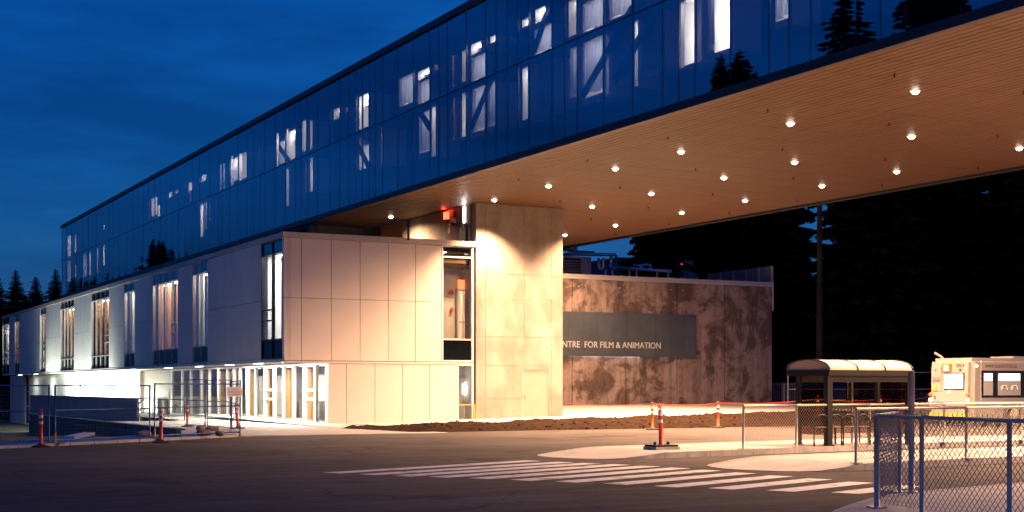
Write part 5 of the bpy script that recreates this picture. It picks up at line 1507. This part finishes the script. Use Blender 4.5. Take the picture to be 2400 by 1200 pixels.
# ------------------------------------------------------------------ background fence beyond the bus lanes
t=thing('picket_fence',(70,78,.6),'dark picket fence with pale posts beyond the bus lanes','fence')
A=Vector((60.5,78,0)); Bv=Vector((95,66,0)); d=(Bv-A); L=d.length; d.normalize()
m=MB(); s=0
while s<L:
    p=A+d*s; m.box(p.x-.02,p.x+.02,p.y-.02,p.y+.02,.4,2.05); s+=.14
tag(m.build('picket', M['unit_blue'], t), kind='stuff')
MB().tube([A+Vector((0,0,1.95)),Bv+Vector((0,0,1.95))],.03,6).build('rail', M['unit_blue'], t)
MB().tube([A+Vector((0,0,.75)),Bv+Vector((0,0,.75))],.03,6).build('rail', M['unit_blue'], t)
s=1.0
while s<L:
    p=A+d*s; MB().box(p.x-.09,p.x+.09,p.y-.09,p.y+.09,.3,2.0).build('post', M['coping'], t); s+=2.6
t=thing('pipe_gate',(60.8,74.5,.6),'tall grey pipe frame fence beside the annex corner','fence')
for a,b in (((60.2,75.6),(62.4,72.2)),((62.4,72.2),(66.5,70.5)),((66.5,70.5),(71,69)),((71,69),(76,67.5))):
    for z in (.8,1.6,2.7): 
        if z==1.6 or z==2.7: MB().tube([(a[0],a[1],z),(b[0],b[1],z)],.03,6).build('rail', M['galv'], t)
    MB().tube([(a[0],a[1],.4),(a[0],a[1],2.7)],.045,8).build('post', M['galv'], t)
# ================================================================== trees
def conifer_mesh(name, seed, H=1.0, levels=46, per=6, fill=1.0, width=.17, bare=.10):
    """unit-height conifer: returns trunk and crown meshes"""
    r=random.Random(seed)
    tr=MB(); 
    pts=[(0.004*math.sin(7*q/9),0.004*math.cos(5*q/9),q/9) for q in range(10)]
    tr.tube(pts,.016,8,r2=.002)
    cr=MB()
    for l in range(levels):
        h=bare+(1-bare)*(l/levels)**.85
        rad=width*(1-h)**.88*(.70+.6*r.random())+.003
        for k in range(per):
            if r.random()>fill: continue
            a=2*math.pi*(k+r.random())/per; L=rad*r.uniform(.65,1.12)
            dx,dy=math.cos(a),math.sin(a); droop=r.uniform(.10,.65)*(1.15-h)
            ns=max(4,int(5+L*70))
            # the limb
            tip=Vector((dx*L,dy*L,h-L*droop))
            w0=.0016
            cr.add([(0,0,h+w0),(0,0,h-w0),tuple(tip)],[(0,1,2)])
            for s in range(ns):
                u=(s+.6)/ns; c=Vector((dx*L*u,dy*L*u,h-L*droop*u**1.3))
                sz=(.007+.020*(1-.5*u)*min(1,L/.09))*(.5+.5*(1-h))*r.uniform(.7,1.35)
                for sg in (-1,1):
                    e=Vector((-dy*sg,dx*sg,0)); fw=Vector((dx,dy,0))
                    p1=c+e*sz*1.25+fw*sz*.9+Vector((0,0,-sz*r.uniform(.3,1.0)))
                    p2=c+fw*sz*.75+Vector((0,0,-sz*.15))+e*sz*.2
                    p3=c+e*sz*.55+fw*sz*.2+Vector((0,0,-sz*r.uniform(.7,1.3)))
                    cr.add([c,p2,p1,p3],[(0,1,2),(0,2,3)])
    def mk(m,nm,mt):
        me=bpy.data.meshes.new(nm); me.from_pydata([tuple(v) for v in m.v],[],m.f); me.update(); me.materials.append(mt); return me
    return mk(tr,'trunk',M['bark']), mk(cr,'crown',M['needle'])
PROTO=[conifer_mesh('fir',11,width=.16,levels=84,per=8),conifer_mesh('spruce',23,width=.13,levels=80,per=8),conifer_mesh('hemlock',37,width=.20,levels=80,per=9),conifer_mesh('open_fir',51,width=.14,levels=52,per=6,fill=.85,bare=.3)]
def tree(x,y,z,H,p,label,group,wide=1.0,rot=None):
    t=bpy.data.objects.new('conifer_tree',None); COL.objects.link(t); t.location=(x,y,z)
    t.rotation_euler=(0,0,rng.uniform(0,6.28) if rot is None else rot); t.scale=(H*wide,H*wide,H)
    tag(t,label,'tree',group)
    for me,nm in zip(PROTO[p],('trunk','crown')):
        o=bpy.data.objects.new(nm,me); COL.objects.link(o); o.parent=t
# far left, beyond the end of the wing
for px,top,dep,p,lab in ((-8,640,190,0,'dark conifer cut by the left picture edge beyond the wing'),(37,632,195,1,'pointed dark conifer left of the wing\'s far end'),(84,648,190,0,'dark conifer between two others beyond the wing'),(131,630,185,1,'dark conifer partly hidden by the glass building\'s far end'),(60,690,200,2,'low dark conifer behind the pointed one')):
    x=(px-1200)/3343*dep; X=CA*x+SA*dep; Y=-SA*x+CA*dep; zt=CAM_H+(908-top)*dep/3343
    tree(X,Y,-2.2,zt+2.2,p,lab,None,wide=1.9)
# the dark wood on the right
spots=[]
k=0
G='conifers in the dark wood beyond the bus lanes'
for row,(dep,hmin,hmax,step) in enumerate(((104,24,30,6.0),(122,28,36,6.5))):
    x=-4 if row==0 else (2 if row==1 else 6)
    # camera-right coordinate
    while x < 64+row*12:
        d_=dep+rng.uniform(-5,5)
        X=CA*x+SA*d_; Y=-SA*x+CA*d_
        ok = X>62.5 or Y>103
        if row==0 and x<6: ok=False
        px=1200+3343*x/d_
        if px<1610: ok = False
        if ok: spots.append((X,Y,rng.uniform(hmin,hmax),rng.choice([0,1,2,2])))
        x+=step*rng.uniform(.8,1.2)
for X,Y,H,p in spots:
    tree(X,Y,.3,H,p,'tall dark conifer in the wood beyond the bus lanes',G,wide=1.3)
# the tree whose boughs show against the sky below the soffit
x=(1535-1200)/3343*100; tree(CA*x+SA*100,-SA*x+CA*100,.3,24,2,'conifer whose boughs reach into the sky gap beside the soffit edge',None,wide=.75)
# bare pole
x=(1921-1200)/3343*96; X=CA*x+SA*96; Y=-SA*x+CA*96
t=thing('utility_pole',(X,Y,.3),'tall brown wooden utility pole standing before the dark wood','pole')
MB().tube([(X,Y,.2),(X,Y,15)],.24,12,r2=.17).build('shaft', M['bark'], t, smooth=True)
MB().box(X-1.1,X+1.1,Y-.18,Y-.06,14.0,14.14).build('cross_arm', M['bark'], t)
# trees across the road whose mirror images show in the glass
for px,top,dep,H,p,w in ((370,562,175,20,2,1.3),(352,600,180,18,0,1.0),(400,585,176,18,1,1.2),(440,590,160,17,1,1.0),(262,632,190,16,0,1.1),(288,640,185,15,1,1.1),(215,645,200,15,2,1.2),(180,650,205,14,0,1.2),
                         (1688,128,98,0,0,.9),(1730,115,96,0,2,.85),(1765,160,97,0,1,.8),(1990,-40,100,0,3,1.0),(2030,70,97,0,1,.8),(2160,-120,96,0,2,1.0),(2230,-60,92,0,0,.9)):
    x=(px-1200)/3343*dep; Xv=CA*x+SA*dep; Y=-SA*x+CA*dep
    X=2*BX-Xv; zt=CAM_H+(908-top)*dep/3343
    tree(X,Y,-1.0,zt+1.0,p,'conifer across the road mirrored in the blue glass','conifers mirrored in the glass',wide=w*1.7)
